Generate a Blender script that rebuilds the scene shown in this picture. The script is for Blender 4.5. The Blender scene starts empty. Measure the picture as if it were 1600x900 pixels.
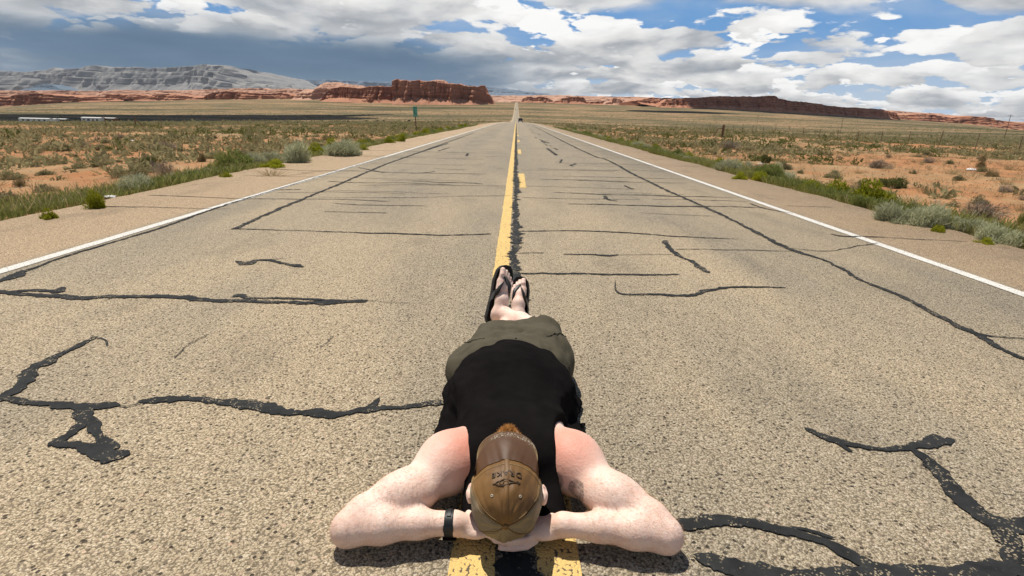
import bpy, bmesh, math, random
import numpy as np
from mathutils import Vector, Matrix

# ------------------------------------------------------------------ camera
scene = bpy.context.scene
CAM = np.array([-0.02, 0.0, 1.126]); FPX = 860.0
PITCH = math.radians(17.2); ROLL = math.radians(1.4)
cam_data = bpy.data.cameras.new('camera')
cam_data.sensor_width = 36.0
cam_data.lens = 36.0 * FPX / 1600.0
cam_data.clip_start = 0.05; cam_data.clip_end = 60000.0
cam = bpy.data.objects.new('camera', cam_data)
scene.collection.objects.link(cam)
cam.location = CAM
cam.rotation_euler = (Matrix.Rotation(math.pi/2 - PITCH, 3, 'X') @ Matrix.Rotation(ROLL, 3, 'Z')).to_euler()
scene.camera = cam
_f = np.array([0, math.cos(PITCH), -math.sin(PITCH)]); _r0 = np.array([1.0, 0, 0]); _u0 = np.cross(_r0, _f)
_R = _r0*math.cos(ROLL) + _u0*math.sin(ROLL); _U = _u0*math.cos(ROLL) - _r0*math.sin(ROLL)
def sight(px, py, Y):                       # a surveyed point: bearing in the photo plus its distance along the road
    d = _f*FPX + _R*(px-800) - _U*(py-450)
    return CAM + d*(Y/d[1])
def ground_at(px, py, z=0.0):               # a surveyed point lying at height z
    d = _f*FPX + _R*(px-800) - _U*(py-450)
    return CAM + d*((z-CAM[2])/d[2])

# ------------------------------------------------------------------ sun, sky, exposure
SUN_TO = Vector((-0.20, 0.30, 0.93)).normalized()
sun_el = math.asin(SUN_TO.z); sun_rot = math.atan2(SUN_TO.x, SUN_TO.y)
sd = bpy.data.lights.new('sun', 'SUN'); sd.energy = 5.0; sd.angle = math.radians(0.53); sd.color = (1.0, 0.95, 0.87)
sun = bpy.data.objects.new('sun', sd); scene.collection.objects.link(sun)
sun.rotation_euler = (-SUN_TO).to_track_quat('-Z', 'Y').to_euler(); sun.location = (0, 0, 60)

vs = scene.view_settings
vs.view_transform = 'Standard'; vs.look = 'None'; vs.exposure = 0.12; vs.gamma = 1.0; vs.use_curve_mapping = False
scene.render.engine = 'CYCLES'
cy = scene.cycles
cy.use_denoising = True
try: cy.denoiser = 'OPENIMAGEDENOISE'
except Exception: pass
cy.max_bounces = 4; cy.diffuse_bounces = 2; cy.glossy_bounces = 2; cy.transparent_max_bounces = 8
cy.transmission_bounces = 2; cy.caustics_reflective = False; cy.caustics_refractive = False

class NT:
    """small helper for building node trees"""
    def __init__(s, tree): s.t = tree; s.n = tree.nodes; s.l = tree.links
    def new(s, t, **k):
        n = s.n.new(t)
        for a, b in k.items(): setattr(n, a, b)
        return n
    def put(s, sock, v):
        if isinstance(v, bpy.types.NodeSocket): s.l.new(v, sock)
        elif v is not None:
            try: sock.default_value = v
            except Exception:
                sock.default_value = (v, v, v) if not hasattr(v, '__len__') else (tuple(v)+(1,) if len(v) == 3 else v[:3])
    def m(s, op, a, b=None, c=None, clamp=False):
        n = s.new('ShaderNodeMath', operation=op, use_clamp=clamp)
        s.put(n.inputs[0], a)
        if b is not None: s.put(n.inputs[1], b)
        if c is not None: s.put(n.inputs[2], c)
        return n.outputs[0]
    def add(s, a, b): return s.m('ADD', a, b)
    def sub(s, a, b): return s.m('SUBTRACT', a, b)
    def mul(s, a, b): return s.m('MULTIPLY', a, b)
    def sstep(s, lo, hi, x):
        n = s.new('ShaderNodeMapRange', interpolation_type='SMOOTHSTEP')
        s.put(n.inputs[0], x); s.put(n.inputs[1], lo); s.put(n.inputs[2], hi); n.inputs[3].default_value = 0; n.inputs[4].default_value = 1
        return n.outputs[0]
    def rng(s, x, a, b, c, d):
        n = s.new('ShaderNodeMapRange')
        s.put(n.inputs[0], x); s.put(n.inputs[1], a); s.put(n.inputs[2], b); s.put(n.inputs[3], c); s.put(n.inputs[4], d)
        return n.outputs[0]
    def vm(s, op, a, b=None):
        n = s.new('ShaderNodeVectorMath', operation=op); s.put(n.inputs[0], a)
        if b is not None: s.put(n.inputs[1], b)
        return n.outputs[0]
    def sep(s, v):
        n = s.new('ShaderNodeSeparateXYZ'); s.put(n.inputs[0], v); return n.outputs
    def comb(s, x=0, y=0, z=0):
        n = s.new('ShaderNodeCombineXYZ'); s.put(n.inputs[0], x); s.put(n.inputs[1], y); s.put(n.inputs[2], z); return n.outputs[0]
    def mix(s, f, a, b, mode='MIX'):
        n = s.new('ShaderNodeMix', data_type='RGBA', blend_type=mode); n.clamp_factor = True
        s.put(n.inputs[0], f); s.put(n.inputs[6], (tuple(a)+(1,)) if isinstance(a, (tuple, list)) and len(a) == 3 else a)
        s.put(n.inputs[7], (tuple(b)+(1,)) if isinstance(b, (tuple, list)) and len(b) == 3 else b)
        return n.outputs[2]
    def noise(s, vec, scale=1, detail=3, rough=0.5, dist=0.0, out=0, dim='3D'):
        n = s.new('ShaderNodeTexNoise', noise_dimensions=dim); s.put(n.inputs['Vector'], vec); s.put(n.inputs['Scale'], scale)
        s.put(n.inputs['Detail'], detail); s.put(n.inputs['Roughness'], rough); s.put(n.inputs['Distortion'], dist)
        return n.outputs[out]
    def voro(s, vec, scale=1, feature='F1', rand=1.0, dim='3D'):
        n = s.new('ShaderNodeTexVoronoi', feature=feature, voronoi_dimensions=dim); s.put(n.inputs['Vector'], vec); s.put(n.inputs['Scale'], scale)
        n.inputs['Randomness'].default_value = rand
        return n.outputs
    def ramp(s, f, stops, interp='LINEAR'):
        n = s.new('ShaderNodeValToRGB'); s.put(n.inputs[0], f); cr = n.color_ramp; cr.interpolation = interp
        while len(cr.elements) > 1: cr.elements.remove(cr.elements[-1])
        for i, (p, c) in enumerate(stops):
            e = cr.elements[0] if i == 0 else cr.elements.new(p)
            e.position = p; e.color = tuple(c)+(1,) if len(c) == 3 else c
        return n.outputs[0]

def build_sky():
    w = bpy.data.worlds.new('World'); scene.world = w; w.use_nodes = True
    w.cycles.sampling_method = 'NONE'
    T = NT(w.node_tree); T.n.clear()
    sky = T.new('ShaderNodeTexSky', sky_type='NISHITA'); sky.sun_disc = False
    sky.sun_elevation = sun_el; sky.sun_rotation = sun_rot; sky.altitude = 1500; sky.air_density = 1.0; sky.dust_density = 0.6; sky.ozone_density = 1.0
    base = T.vm('SCALE', sky.outputs[0]); base.node.inputs['Scale'].default_value = 0.06
    tc = T.new('ShaderNodeTexCoord')
    d = T.vm('NORMALIZE', tc.outputs['Generated'])
    x, y, z = T.sep(d)
    az = T.m('ARCTAN2', x, y)
    zc = T.m('MAXIMUM', z, 0.0)
    lv = T.m('LOGARITHM', T.add(zc, 0.03), math.e)
    # slow variation of the cover: broken to the right, closed ahead and left
    right = T.sstep(0.05, 0.62, az)
    col = T.mix(T.sstep(0.0, 0.15, zc), (0.46, 0.58, 0.70), T.mix(T.sstep(0.55, 0.20, zc), base, (0.13, 0.31, 0.60)))
    # high thin veil
    veil = T.sstep(0.42, 0.75, T.noise(T.comb(T.mul(az, 2.2), T.mul(lv, 1.3)), 1.5, 4, 0.6, dim='2D'))
    col = T.mix(T.mul(veil, T.mul(T.sstep(0.5, 0.15, zc), 0.4)), col, (0.56, 0.60, 0.64))
    # rows of cumulus, the far low ones first
    rows = [(0.010, 0.014, 19.0, .37, .43), (0.021, 0.018, 15.0, .38, .44), (0.036, 0.025, 11.0, .39, .46), (0.056, 0.034, 8.5, .40, .47), (0.082, 0.046, 6.6, .41, .485), (0.118, 0.060, 5.2, .42, .495), (0.165, 0.085, 4.0, .42, .51), (0.30, 0.16, 2.6, .56, .60)]
    for i, (b0, h, s, th, tr) in enumerate(rows):
        s *= 1.35
        wob = T.noise(T.comb(T.mul(az, s*0.35), 5.0+i*3.3), 1.0, 0, 0.5, dim='2D')
        rel = T.m('DIVIDE', T.sub(zc, T.add(b0, T.mul(T.sub(wob, 0.5), h*1.1))), h)      # 0 at the flat base, 1 at the usual top
        q = T.comb(T.add(T.mul(az, s), i*17.3), T.add(T.mul(rel, s*h*3.2), i*5.1))
        big = T.noise(q, 0.9, 0, 0.5, dim='2D')
        n = T.noise(q, 1.4, 5, 0.53, dim='2D')
        bl = T.voro(T.vm('ADD', q, T.comb(T.mul(n, 0.5), T.mul(n, 0.3))), 3.4, 'F1', dim='2D')[0]
        f = T.add(T.add(T.mul(big, 0.45), T.mul(n, 0.62)), T.mul(T.sub(0.5, bl), 0.09))
        thr = T.add(th, T.mul(right, (tr-th)))
        f = T.sub(T.sub(f, T.mul(T.m('ABSOLUTE', T.sub(rel, 0.25)), 0.13)), thr)
        mask = T.mul(T.sstep(0.0, 0.045, f), T.sstep(-0.22, 0.05, T.add(rel, T.mul(T.sub(n, 0.5), 0.5))))
        lit = T.add(T.add(T.mul(rel, 0.62), T.mul(T.sub(n, 0.47), 2.3)), T.mul(T.sub(0.45, bl), 0.25))
        lit = T.m('SUBTRACT', T.add(lit, 0.42), T.mul(f, 1.7), clamp=True)
        dim = 0.92 + 0.02*i
        cc = T.ramp(lit, [(0.0, (0.23*dim, 0.26*dim, 0.305*dim)), (0.28, (0.41*dim, 0.425*dim, 0.445*dim)), (0.52, (0.66*dim, 0.655*dim, 0.645*dim)), (1.0, (0.95, 0.935, 0.91))])
        col = T.mix(T.mul(mask, 0.96), col, cc)
        if i in (4, 5):
            # the rain storm ahead and to the left lies among the rows
            k = 1.0 if i == 4 else 0.3
            sa = T.m('POWER', T.m('ABSOLUTE', T.m('DIVIDE', T.add(az, 0.40), 0.43)), 3.0); se = T.m('POWER', T.m('DIVIDE', T.m('MAXIMUM', T.sub(zc, 0.075), 0.0), 0.050 if i == 4 else 0.060), 2.0)
            wb = T.mul(T.sub(T.noise(T.comb(T.mul(az, 5.0), T.mul(lv, 2.2), 21.0+i), 1.2, 5, 0.55), 0.5), 0.9)
            storm = T.mul(T.sstep(0.12, 0.85, T.add(T.m('EXPONENT', T.mul(T.add(sa, se), -1.0)), T.mul(wb, 0.95 if i == 5 else 0.75))), k)
            sc = T.mix(T.noise(T.comb(T.mul(az, 4.0), T.mul(lv, 3.0), 33.0), 1.6, 5, 0.55), (0.050, 0.112, 0.195), (0.125, 0.205, 0.30))
            col = T.mix(storm, col, sc)
    bg = T.new('ShaderNodeBackground'); T.put(bg.inputs[0], col); bg.inputs[1].default_value = 1.0
    out = T.new('ShaderNodeOutputWorld'); T.l.new(bg.outputs[0], out.inputs[0])
build_sky()

# ------------------------------------------------------------------ helpers
COL = scene.collection
rnd = random.Random(11)
rng = np.random.default_rng(5)

def _hash(i, j, k, seed):
    h = (i.astype(np.int64)*374761393 + j.astype(np.int64)*668265263 + k.astype(np.int64)*2147483647 + seed*974711) & 0xffffffff
    h = ((h ^ (h >> 13)) * 1274126177) & 0xffffffff
    h = ((h ^ (h >> 16)) * 2246822519) & 0xffffffff
    return ((h ^ (h >> 15)) & 0xffffff) / float(0xffffff)
def vnoise(x, y=0.0, z=0.0, seed=0):
    x, y, z = np.broadcast_arrays(np.asarray(x, float), np.asarray(y, float), np.asarray(z, float))
    i = np.floor(x); j = np.floor(y); k = np.floor(z); fx = x-i; fy = y-j; fz = z-k
    fx = fx*fx*(3-2*fx); fy = fy*fy*(3-2*fy); fz = fz*fz*(3-2*fz); r = 0
    for a in (0, 1):
        for b in (0, 1):
            for c in (0, 1):
                r = r + _hash(i+a, j+b, k+c, seed)*(fx if a else 1-fx)*(fy if b else 1-fy)*(fz if c else 1-fz)
    return r*2-1
def fbm(x, y=0.0, z=0.0, oct=4, seed=0, gain=0.5):
    r = 0; a = 1.0; f = 1.0
    for o in range(oct):
        r = r + a*vnoise(np.asarray(x)*f, np.asarray(y)*f, np.asarray(z)*f, seed+o*17); a *= gain; f *= 2.03
    return r

def mesh_obj(name, verts, faces, mat=None, parent=None, smooth=False, link=True):
    me = bpy.data.meshes.new(name)
    v = np.asarray(verts, dtype=np.float32).reshape(-1, 3)
    if isinstance(faces, np.ndarray):
        k = faces.shape[1]; n = len(faces)
        me.vertices.add(len(v)); me.vertices.foreach_set('co', v.ravel())
        me.loops.add(n*k); me.loops.foreach_set('vertex_index', faces.astype(np.int32).ravel())
        me.polygons.add(n); me.polygons.foreach_set('loop_start', np.arange(0, n*k, k, dtype=np.int32))
        me.update(calc_edges=True); me.validate()
    else:
        me.from_pydata(v.tolist(), [], faces); me.update()
    if smooth: me.polygons.foreach_set('use_smooth', [True]*len(me.polygons))
    if mat: me.materials.append(mat)
    o = bpy.data.objects.new(name, me)
    if link: COL.objects.link(o)
    if parent: o.parent = parent
    return o
def bm_obj(name, bm, mat=None, parent=None, smooth=False):
    me = bpy.data.meshes.new(name); bm.to_mesh(me); bm.free()
    if smooth: me.polygons.foreach_set('use_smooth', [True]*len(me.polygons))
    if mat: me.materials.append(mat)
    o = bpy.data.objects.new(name, me); COL.objects.link(o)
    if parent: o.parent = parent
    return o
def empty(name, loc=(0, 0, 0), rz=0.0):
    o = bpy.data.objects.new(name, None); COL.objects.link(o); o.location = loc; o.rotation_euler = (0, 0, rz); o.empty_display_size = 0.2
    return o
def tag(o, label=None, cat=None, group=None, kind=None):
    if label: o['label'] = label
    if cat: o['category'] = cat
    if group: o['group'] = group
    if kind: o['kind'] = kind
    return o
def copy_tree(o, parent=None):
    c = o.copy(); COL.objects.link(c); c.parent = parent
    for ch in o.children: copy_tree(ch, c)
    return c
def add_box(bm, c, s, rot=None, bevel=0.0):
    m = Matrix.Translation(c) @ (rot.to_4x4() if rot is not None else Matrix()) @ Matrix.Diagonal((s[0], s[1], s[2], 1))
    r = bmesh.ops.create_cube(bm, size=1.0, matrix=m)
    if bevel: bmesh.ops.bevel(bm, geom=list({e for v in r['verts'] for e in v.link_edges}), offset=bevel, segments=2, affect='EDGES')
def add_tube(bm, pts, rad, seg=8, cap=True):
    pts = [Vector(p) for p in pts]; rings = []
    rads = rad if hasattr(rad, '__len__') else [rad]*len(pts)
    for i, p in enumerate(pts):
        t = (pts[min(i+1, len(pts)-1)] - pts[max(i-1, 0)]).normalized()
        a = t.orthogonal().normalized() if i == 0 else (a - t*a.dot(t)).normalized()
        b = t.cross(a)
        rings.append([bm.verts.new(p + (a*math.cos(q) + b*math.sin(q))*rads[i]) for q in [2*math.pi*k/seg for k in range(seg)]])
    for r0, r1 in zip(rings, rings[1:]):
        for k in range(seg): bm.faces.new((r0[k], r0[(k+1) % seg], r1[(k+1) % seg], r1[k]))
    if cap:
        bm.faces.new(list(reversed(rings[0]))); bm.faces.new(rings[-1])
def new_mat(name, rough=0.9, spec=0.2):
    m = bpy.data.materials.new(name); m.use_nodes = True
    T = NT(m.node_tree); b = T.n['Principled BSDF']
    b.inputs['Roughness'].default_value = rough; b.inputs['Specular IOR Level'].default_value = spec
    return m, T, b
def plain_mat(name, col, rough=0.8, spec=0.3, var=0.12, scale=6.0, metal=0.0, bump=0.0):
    m, T, b = new_mat(name, rough, spec); b.inputs['Metallic'].default_value = metal
    tc = T.new('ShaderNodeTexCoord')
    f = T.noise(tc.outputs['Object'], scale, 5, 0.6)
    lo = tuple(c*(1-var) for c in col); hi = tuple(min(1, c*(1+var)) for c in col)
    T.put(b.inputs['Base Color'], T.mix(T.rng(f, 0.3, 0.7, 0, 1), lo, hi))
    if bump:
        bp = T.new('ShaderNodeBump'); bp.inputs['Strength'].default_value = bump; bp.inputs['Distance'].default_value = 0.01
        T.put(bp.inputs['Height'], f); T.put(b.inputs['Normal'], bp.outputs[0])
    return m

# ------------------------------------------------------------------ shape of the land
RY = np.array([-40000, -60, 0, 110, 170, 250, 330, 400, 500, 600, 708, 850, 1000, 1280, 1560, 1840, 2050, 2400, 3000, 5000, 60000.])
RZ = np.array([0, 0, 0, 0, -0.3, -0.75, -1.5, -2.2, -2.3, -1.9, -1.2, 2.0, 6.5, 16., 29., 43., 53., 56., 58., 60., 60.])
def road_z(y): return np.interp(y, RY, RZ)
def terrain_z(x, y, rough=True):
    x = np.asarray(x, float); y = np.asarray(y, float)
    rz = road_z(y)
    t = np.abs(x)/np.maximum(np.abs(y), 1.0)
    w = np.interp(t, [0, .35, .45, .56, .67, .79, .91, 1.1], [1, 1, .87, .72, .52, .33, -.12, -.2])
    far = np.clip((y-600)/300, 0, 1)
    z = rz*(1-far) + rz*w*far
    lat = np.where(x < 0, np.interp(-x, [0, 5.2, 6.2, 8.5, 15, 30, 60, 150, 300, 600, 60000], [0, 0, -.10, -.34, -.45, -.7, -1.3, -3.6, -7.2, -8.5, -8.5]),
                   np.interp(x, [0, 5.0, 6.0, 8.5, 15, 30, 60, 150, 300, 60000], [0, 0, -.10, -.32, -.38, -.5, -.8, -1.3, -2.2, -2.2]))
    z = z + lat*np.clip(1-(y-1200)/900, 0.35, 1)
    if rough:
        k = np.clip((np.abs(x)-5.6)/5.0, 0, 1)
        z = z + k*(0.09*fbm(x*0.35, y*0.35, 0, 3, 3) + 0.22*fbm(x*0.06, y*0.06, 0, 2, 9)*np.clip(np.abs(x)/30, 0, 1)*np.clip(600/np.maximum(np.hypot(x, y), 1), 0, 1))
    return z
# ------------------------------------------------------------------ ground
def ground_material():
    m, T, b = new_mat('desert_soil', 0.95, 0.1)
    geo = T.new('ShaderNodeNewGeometry'); P = geo.outputs['Position']
    x, y, z = T.sep(P)
    dist = T.m('SQRT', T.add(T.mul(x, x), T.mul(y, y)))
    big = T.noise(P, 0.06, 4, 0.55); mid = T.noise(P, 0.45, 5, 0.6); fine = T.noise(P, 9.0, 4, 0.65); far = T.noise(T.vm('MULTIPLY', P, (0.0016, 0.006, 0.0)), 1.0, 6, 0.65)
    sand = T.ramp(mid, [(0.25, (0.27, 0.112, 0.046)), (0.5, (0.37, 0.172, 0.075)), (0.75, (0.42, 0.225, 0.108))])
    straw = T.ramp(mid, [(0.3, (0.22, 0.165, 0.085)), (0.7, (0.36, 0.27, 0.15))])
    cov = T.sstep(0.40, 0.60, T.add(T.mul(big, 0.5), T.mul(T.noise(P, 1.3, 5, 0.65), 0.5)))
    near = T.mix(T.mul(cov, 0.75), sand, straw)
    near = T.mix(T.sstep(0.55, 0.75, fine), near, (0.23, 0.115, 0.06))
    far2 = T.noise(T.vm('MULTIPLY', P, (0.006, 0.022, 0.0)), 1.0, 6, 0.7)
    ff = T.add(T.mul(far, 0.55), T.mul(far2, 0.45))
    scrub = T.ramp(ff, [(0.40, (0.07, 0.058, 0.028)), (0.455, (0.12, 0.098, 0.048)), (0.485, (0.165, 0.128, 0.066)), (0.515, (0.25, 0.168, 0.086)), (0.55, (0.38, 0.235, 0.125)), (0.60, (0.14, 0.115, 0.057))])
    dots = T.sstep(0.46, 0.60, T.noise(T.vm('MULTIPLY', P, (1.0, 0.6, 0.0)), 0.16, 4, 0.75))
    scrub = T.mix(T.mul(dots, 0.6), scrub, (0.07, 0.066, 0.033))
    c = T.mix(T.sstep(45.0, 160.0, T.add(dist, T.mul(T.sub(big, 0.5), 120.0))), near, scrub)
    T.put(b.inputs['Base Color'], c)
    bp = T.new('ShaderNodeBump'); bp.inputs['Strength'].default_value = 0.6; bp.inputs['Distance'].default_value = 0.04
    T.put(bp.inputs['Height'], T.add(fine, T.mul(mid, 2.0))); T.put(b.inputs['Normal'], bp.outputs[0])
    return m
ROAD_L, ROAD_R = -5.35, 5.1
def geom_axis(a, b, first, growth, cap=1e9):
    out = [a]; s = first
    while out[-1] < b: out.append(out[-1]+min(s, cap)); s *= growth
    return out
YS = sorted(set([-v for v in geom_axis(3, 15000, 2.5, 1.35)] + [round(-3+0.6*i, 3) for i in range(0, 78)] + [round(v, 2) for v in geom_axis(44, 19000, 0.8, 1.035)]))
YS = np.array(YS)
def build_ground():
    xr = [0, 2.5, 5.0] + geom_axis(5.35, 19000, 0.28, 1.075); xl = [-5.2] + [-v for v in geom_axis(5.55, 19000, 0.28, 1.075)]
    xs = np.array(sorted(set([round(v, 3) for v in xr+xl+[-2.5]])))
    X, Y = np.meshgrid(xs, YS, indexing='ij')
    Z = terrain_z(X, Y)
    inside = (X > -5.3) & (X < 5.05)
    Z = np.where(inside, Z-0.07, Z-0.008)
    nx, ny = X.shape
    v = np.stack([X, Y, Z], -1).reshape(-1, 3)
    idx = np.arange(nx*ny).reshape(nx, ny)
    f = np.stack([idx[:-1, :-1], idx[1:, :-1], idx[1:, 1:], idx[:-1, 1:]], -1).reshape(-1, 4)
    o = mesh_obj('ground', v, f, ground_material(), smooth=True)
    tag(o, 'orange desert soil with dry straw patches on both sides of the highway', kind='structure')
build_ground()

# ------------------------------------------------------------------ road
def asphalt_material():
    m, T, b = new_mat('chip_seal_asphalt', 0.85, 0.25)
    geo = T.new('ShaderNodeNewGeometry'); P = geo.outputs['Position']
    x, y, z = T.sep(P)
    p2 = T.comb(x, y, 0.0)
    wp = T.vm('ADD', p2, T.vm('SCALE', T.noise(p2, 60, 2, 0.5, out=1)))
    wp.node.inputs[1].links[0].from_node.inputs['Scale'].default_value = 0.008
    v1 = T.voro(wp, 130.0, dim='2D'); v2 = T.voro(wp, 290.0, dim='2D'); v3 = T.voro(T.vm('ADD', wp, (3.3, 1.7, 0.0)), 52.0, dim='2D')
    cr, cg, cb = T.sep(v1[1]); c2, _, _ = T.sep(v2[1]); r3, g3, b3 = T.sep(v3[1])
    stone = T.ramp(cr, [(0.0, (0.16, 0.125, 0.085)), (0.10, (0.31, 0.245, 0.16)), (0.40, (0.45, 0.365, 0.245)), (0.68, (0.53, 0.435, 0.295)), (0.88, (0.63, 0.53, 0.385)), (0.95, (0.43, 0.30, 0.21)), (1.0, (0.80, 0.72, 0.58))])
    stone = T.mix(0.5, stone, T.ramp(c2, [(0.0, (0.13, 0.10, 0.07)), (0.3, (0.36, 0.285, 0.185)), (0.7, (0.52, 0.43, 0.29)), (1.0, (0.74, 0.65, 0.50))]))
    gap = T.sstep(0.36, 0.64, T.add(v1[0], T.mul(T.sub(T.noise(p2, 75, 3, 0.65), 0.5), 0.8)))
    col = T.mix(T.mul(gap, 0.66), stone, (0.085, 0.064, 0.042))
    # sparse bigger stones, dark ones, pale ones, and pits where one has come out
    near3 = T.sstep(0.34, 0.24, T.add(v3[0], T.mul(T.sub(T.noise(p2, 120, 2, 0.5), 0.5), 0.14)))
    big_dark = T.mul(near3, T.sstep(0.80, 0.82, r3)); big_pale = T.mul(near3, T.sstep(0.91, 0.93, g3))
    pit = T.mul(T.sstep(0.30, 0.18, v3[0]), T.sstep(0.86, 0.88, b3))
    col = T.mix(T.mul(big_pale, 0.8), col, T.mix(r3, (0.62, 0.54, 0.41), (0.55, 0.36, 0.25)))
    col = T.mix(T.mul(big_dark, 0.85), col, T.mix(g3, (0.12, 0.095, 0.065), (0.24, 0.19, 0.13)))
    col = T.mix(T.mul(pit, 0.85), col, (0.035, 0.027, 0.019))
    # broad tones: worn wheel tracks, lanes greyer farther along, sandy pink on the shoulders, stained
    ax = T.m('ABSOLUTE', x)
    shoulder = T.sstep(3.60, 3.85, ax)
    track = T.m('MAXIMUM', T.m('EXPONENT', T.mul(T.m('POWER', T.sub(ax, 1.0), 2.0), -6.0)), T.m('EXPONENT', T.mul(T.m('POWER', T.sub(ax, 2.7), 2.0), -6.0)))
    big = T.noise(T.vm('MULTIPLY', P, (1.0, 0.25, 0.0)), 0.7, 5, 0.6)
    lane = T.mix(T.sstep(0.36, 0.64, big), (0.76, 0.775, 0.79), (1.08, 1.04, 0.98))
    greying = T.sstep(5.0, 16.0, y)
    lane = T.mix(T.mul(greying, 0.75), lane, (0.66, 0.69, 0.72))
    lane = T.mix(T.mul(track, 0.25), lane, (1.02, 0.98, 0.92))
    tint = T.mix(shoulder, lane, (1.10, 0.97, 0.86))
    col = T.mix(1.0, col, tint, 'MULTIPLY')
    st = T.noise(T.vm('MULTIPLY', P, (1.0, 0.4, 0.0)), 1.8, 6, 0.65)
    col = T.mix(T.mul(T.sstep(0.52, 0.72, st), 0.30), col, (0.10, 0.085, 0.065))
    T.put(b.inputs['Base Color'], col)
    h = T.add(T.mul(v1[0], -0.8), T.mul(v2[0], -0.4))
    h = T.sub(T.add(h, T.mul(big_dark, 0.4)), T.mul(pit, 1.2))
    bp = T.new('ShaderNodeBump'); bp.inputs['Strength'].default_value = 1.0; bp.inputs['Distance'].default_value = 0.0045
    T.put(bp.inputs['Height'], h); T.put(b.inputs['Normal'], bp.outputs[0])
    return m
def paint_material(name, col, worn):
    m, T, b = new_mat(name, 0.75, 0.25)
    geo = T.new('ShaderNodeNewGeometry'); P = geo.outputs['Position']
    x, y, z = T.sep(P); p2 = T.comb(x, y, 0.0)
    v1 = T.voro(p2, 112.0, dim='2D')
    n = T.noise(p2, 30, 4, 0.65); n2 = T.noise(p2, 4.0, 4, 0.6)
    c = T.mix(T.rng(n2, 0.3, 0.7, 0, 1), tuple(k*0.9 for k in col), col)
    c = T.mix(T.mul(T.sstep(0.5, 0.72, T.add(T.mul(v1[0], 0.5), T.mul(n, 0.5))), 0.6), c, tuple(k*0.6 for k in col))
    hole = T.sstep(worn, worn+0.05, T.add(T.mul(n, 0.55), T.mul(v1[0], 0.35)))
    c = T.mix(hole, c, (0.12, 0.09, 0.06))
    T.put(b.inputs['Base Color'], c)
    bp = T.new('ShaderNodeBump'); bp.inputs['Strength'].default_value = 0.7; bp.inputs['Distance'].default_value = 0.004
    T.put(bp.inputs['Height'], T.mul(v1[0], -1.0)); T.put(b.inputs['Normal'], bp.outputs[0])
    return m
def seal_material():
    m, T, b = new_mat('crack_sealant', 0.8, 0.12)
    geo = T.new('ShaderNodeNewGeometry'); P = geo.outputs['Position']
    n = T.noise(P, 14, 5, 0.65); n2 = T.noise(P, 60, 3, 0.6)
    c = T.mix(T.rng(n, 0.3, 0.7, 0, 1), (0.014, 0.0145, 0.0145), (0.032, 0.033, 0.032))
    c = T.mix(T.mul(T.sstep(0.62, 0.74, T.add(T.mul(n, 0.5), T.mul(n2, 0.5))), 0.5), c, (0.16, 0.13, 0.10))
    chip = T.voro(P, 120.0)
    worn = T.mul(T.sstep(0.50, 0.60, T.add(T.mul(T.noise(P, 5.0, 4, 0.65), 0.6), T.mul(T.noise(P, 40.0, 3, 0.6), 0.4))), T.sstep(0.45, 0.3, chip[0]))
    c = T.mix(T.mul(worn, 0.85), c, (0.36, 0.29, 0.19))
    T.put(b.inputs['Base Color'], c)
    bp = T.new('ShaderNodeBump'); bp.inputs['Strength'].default_value = 0.35; bp.inputs['Distance'].default_value = 0.004
    T.put(bp.inputs['Height'], n2); T.put(b.inputs['Normal'], bp.outputs[0])
    return m
M_YELLOW = paint_material('yellow_paint', (0.69, 0.47, 0.165), 0.50)
M_WHITE = paint_material('white_paint', (0.66, 0.63, 0.57), 0.52)
M_SEAL = seal_material()

def build_road():
    ys = YS[(YS > -400) & (YS < 2100)]
    ys = np.array(sorted(set(np.round(np.concatenate([ys, np.arange(1.0, 42, 0.12)]), 3))))
    eL = ROAD_L + 0.07*fbm(ys*1.1, 1.3, 0, 4, 21) + 0.10*fbm(ys*0.25, 2, 0, 2, 5); eR = ROAD_R + 0.07*fbm(ys*1.1, 7.7, 0, 4, 31) + 0.10*fbm(ys*0.25, 5, 0, 2, 8)
    z = road_z(ys)
    cols = []
    for k, fr in enumerate([0, 0.003, 0.33, 0.5, 0.66, 0.997, 1]):
        xx = eL + (eR-eL)*fr
        zz = z - (0.09 if k in (0, 6) else 0)
        cols.append(np.stack([xx, ys, zz], -1))
    v = np.stack(cols, 0); nx, ny = v.shape[:2]; idx = np.arange(nx*ny).reshape(nx, ny)
    f = np.stack([idx[:-1, :-1], idx[1:, :-1], idx[1:, 1:], idx[:-1, 1:]], -1).reshape(-1, 4)
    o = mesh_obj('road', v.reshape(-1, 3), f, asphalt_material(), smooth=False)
    tag(o, 'two-lane highway of worn beige chip seal running straight to the horizon', kind='structure')
    return o
road = build_road()
def strip(name, x0, x1, y0, y1, mat, dz, jit=0.004, step=0.05, label=None):
    n = max(2, int(min((y1-y0)/step, 420))+1)
    ys = np.linspace(0, 1, n)**1.6*(y1-y0)+y0 if y1-y0 > 30 else np.linspace(y0, y1, n)
    a = x0 + jit*fbm(ys*9, x0*7, 0, 3, 4); b2 = x1 + jit*fbm(ys*9, x1*9, 0, 3, 6)
    z = road_z(ys)+dz
    v = np.concatenate([np.stack([a, ys, z], -1), np.stack([b2, ys, z], -1)])
    i = np.arange(n-1); f = np.stack([i, i+n, i+n+1, i+1], -1)
    o = mesh_obj(name, v, f, mat, road)
    if label: o['label'] = label
    return o
for sgn, lb in ((-1, 'left'), (1, 'right')):
    strip('edge_line', sgn*3.64-0.052, sgn*3.64+0.052, -20, 60, M_WHITE, 0.004, label='white line along the %s edge of the lanes' % lb)
    strip('edge_line', sgn*3.64-0.052, sgn*3.64+0.052, 60.0, 2050, M_WHITE, 0.006, step=2)
strip('centre_line', -0.165, -0.048, -20, 60, M_YELLOW, 0.004, 0.006, label='worn solid yellow line left of the centre seam')
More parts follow.
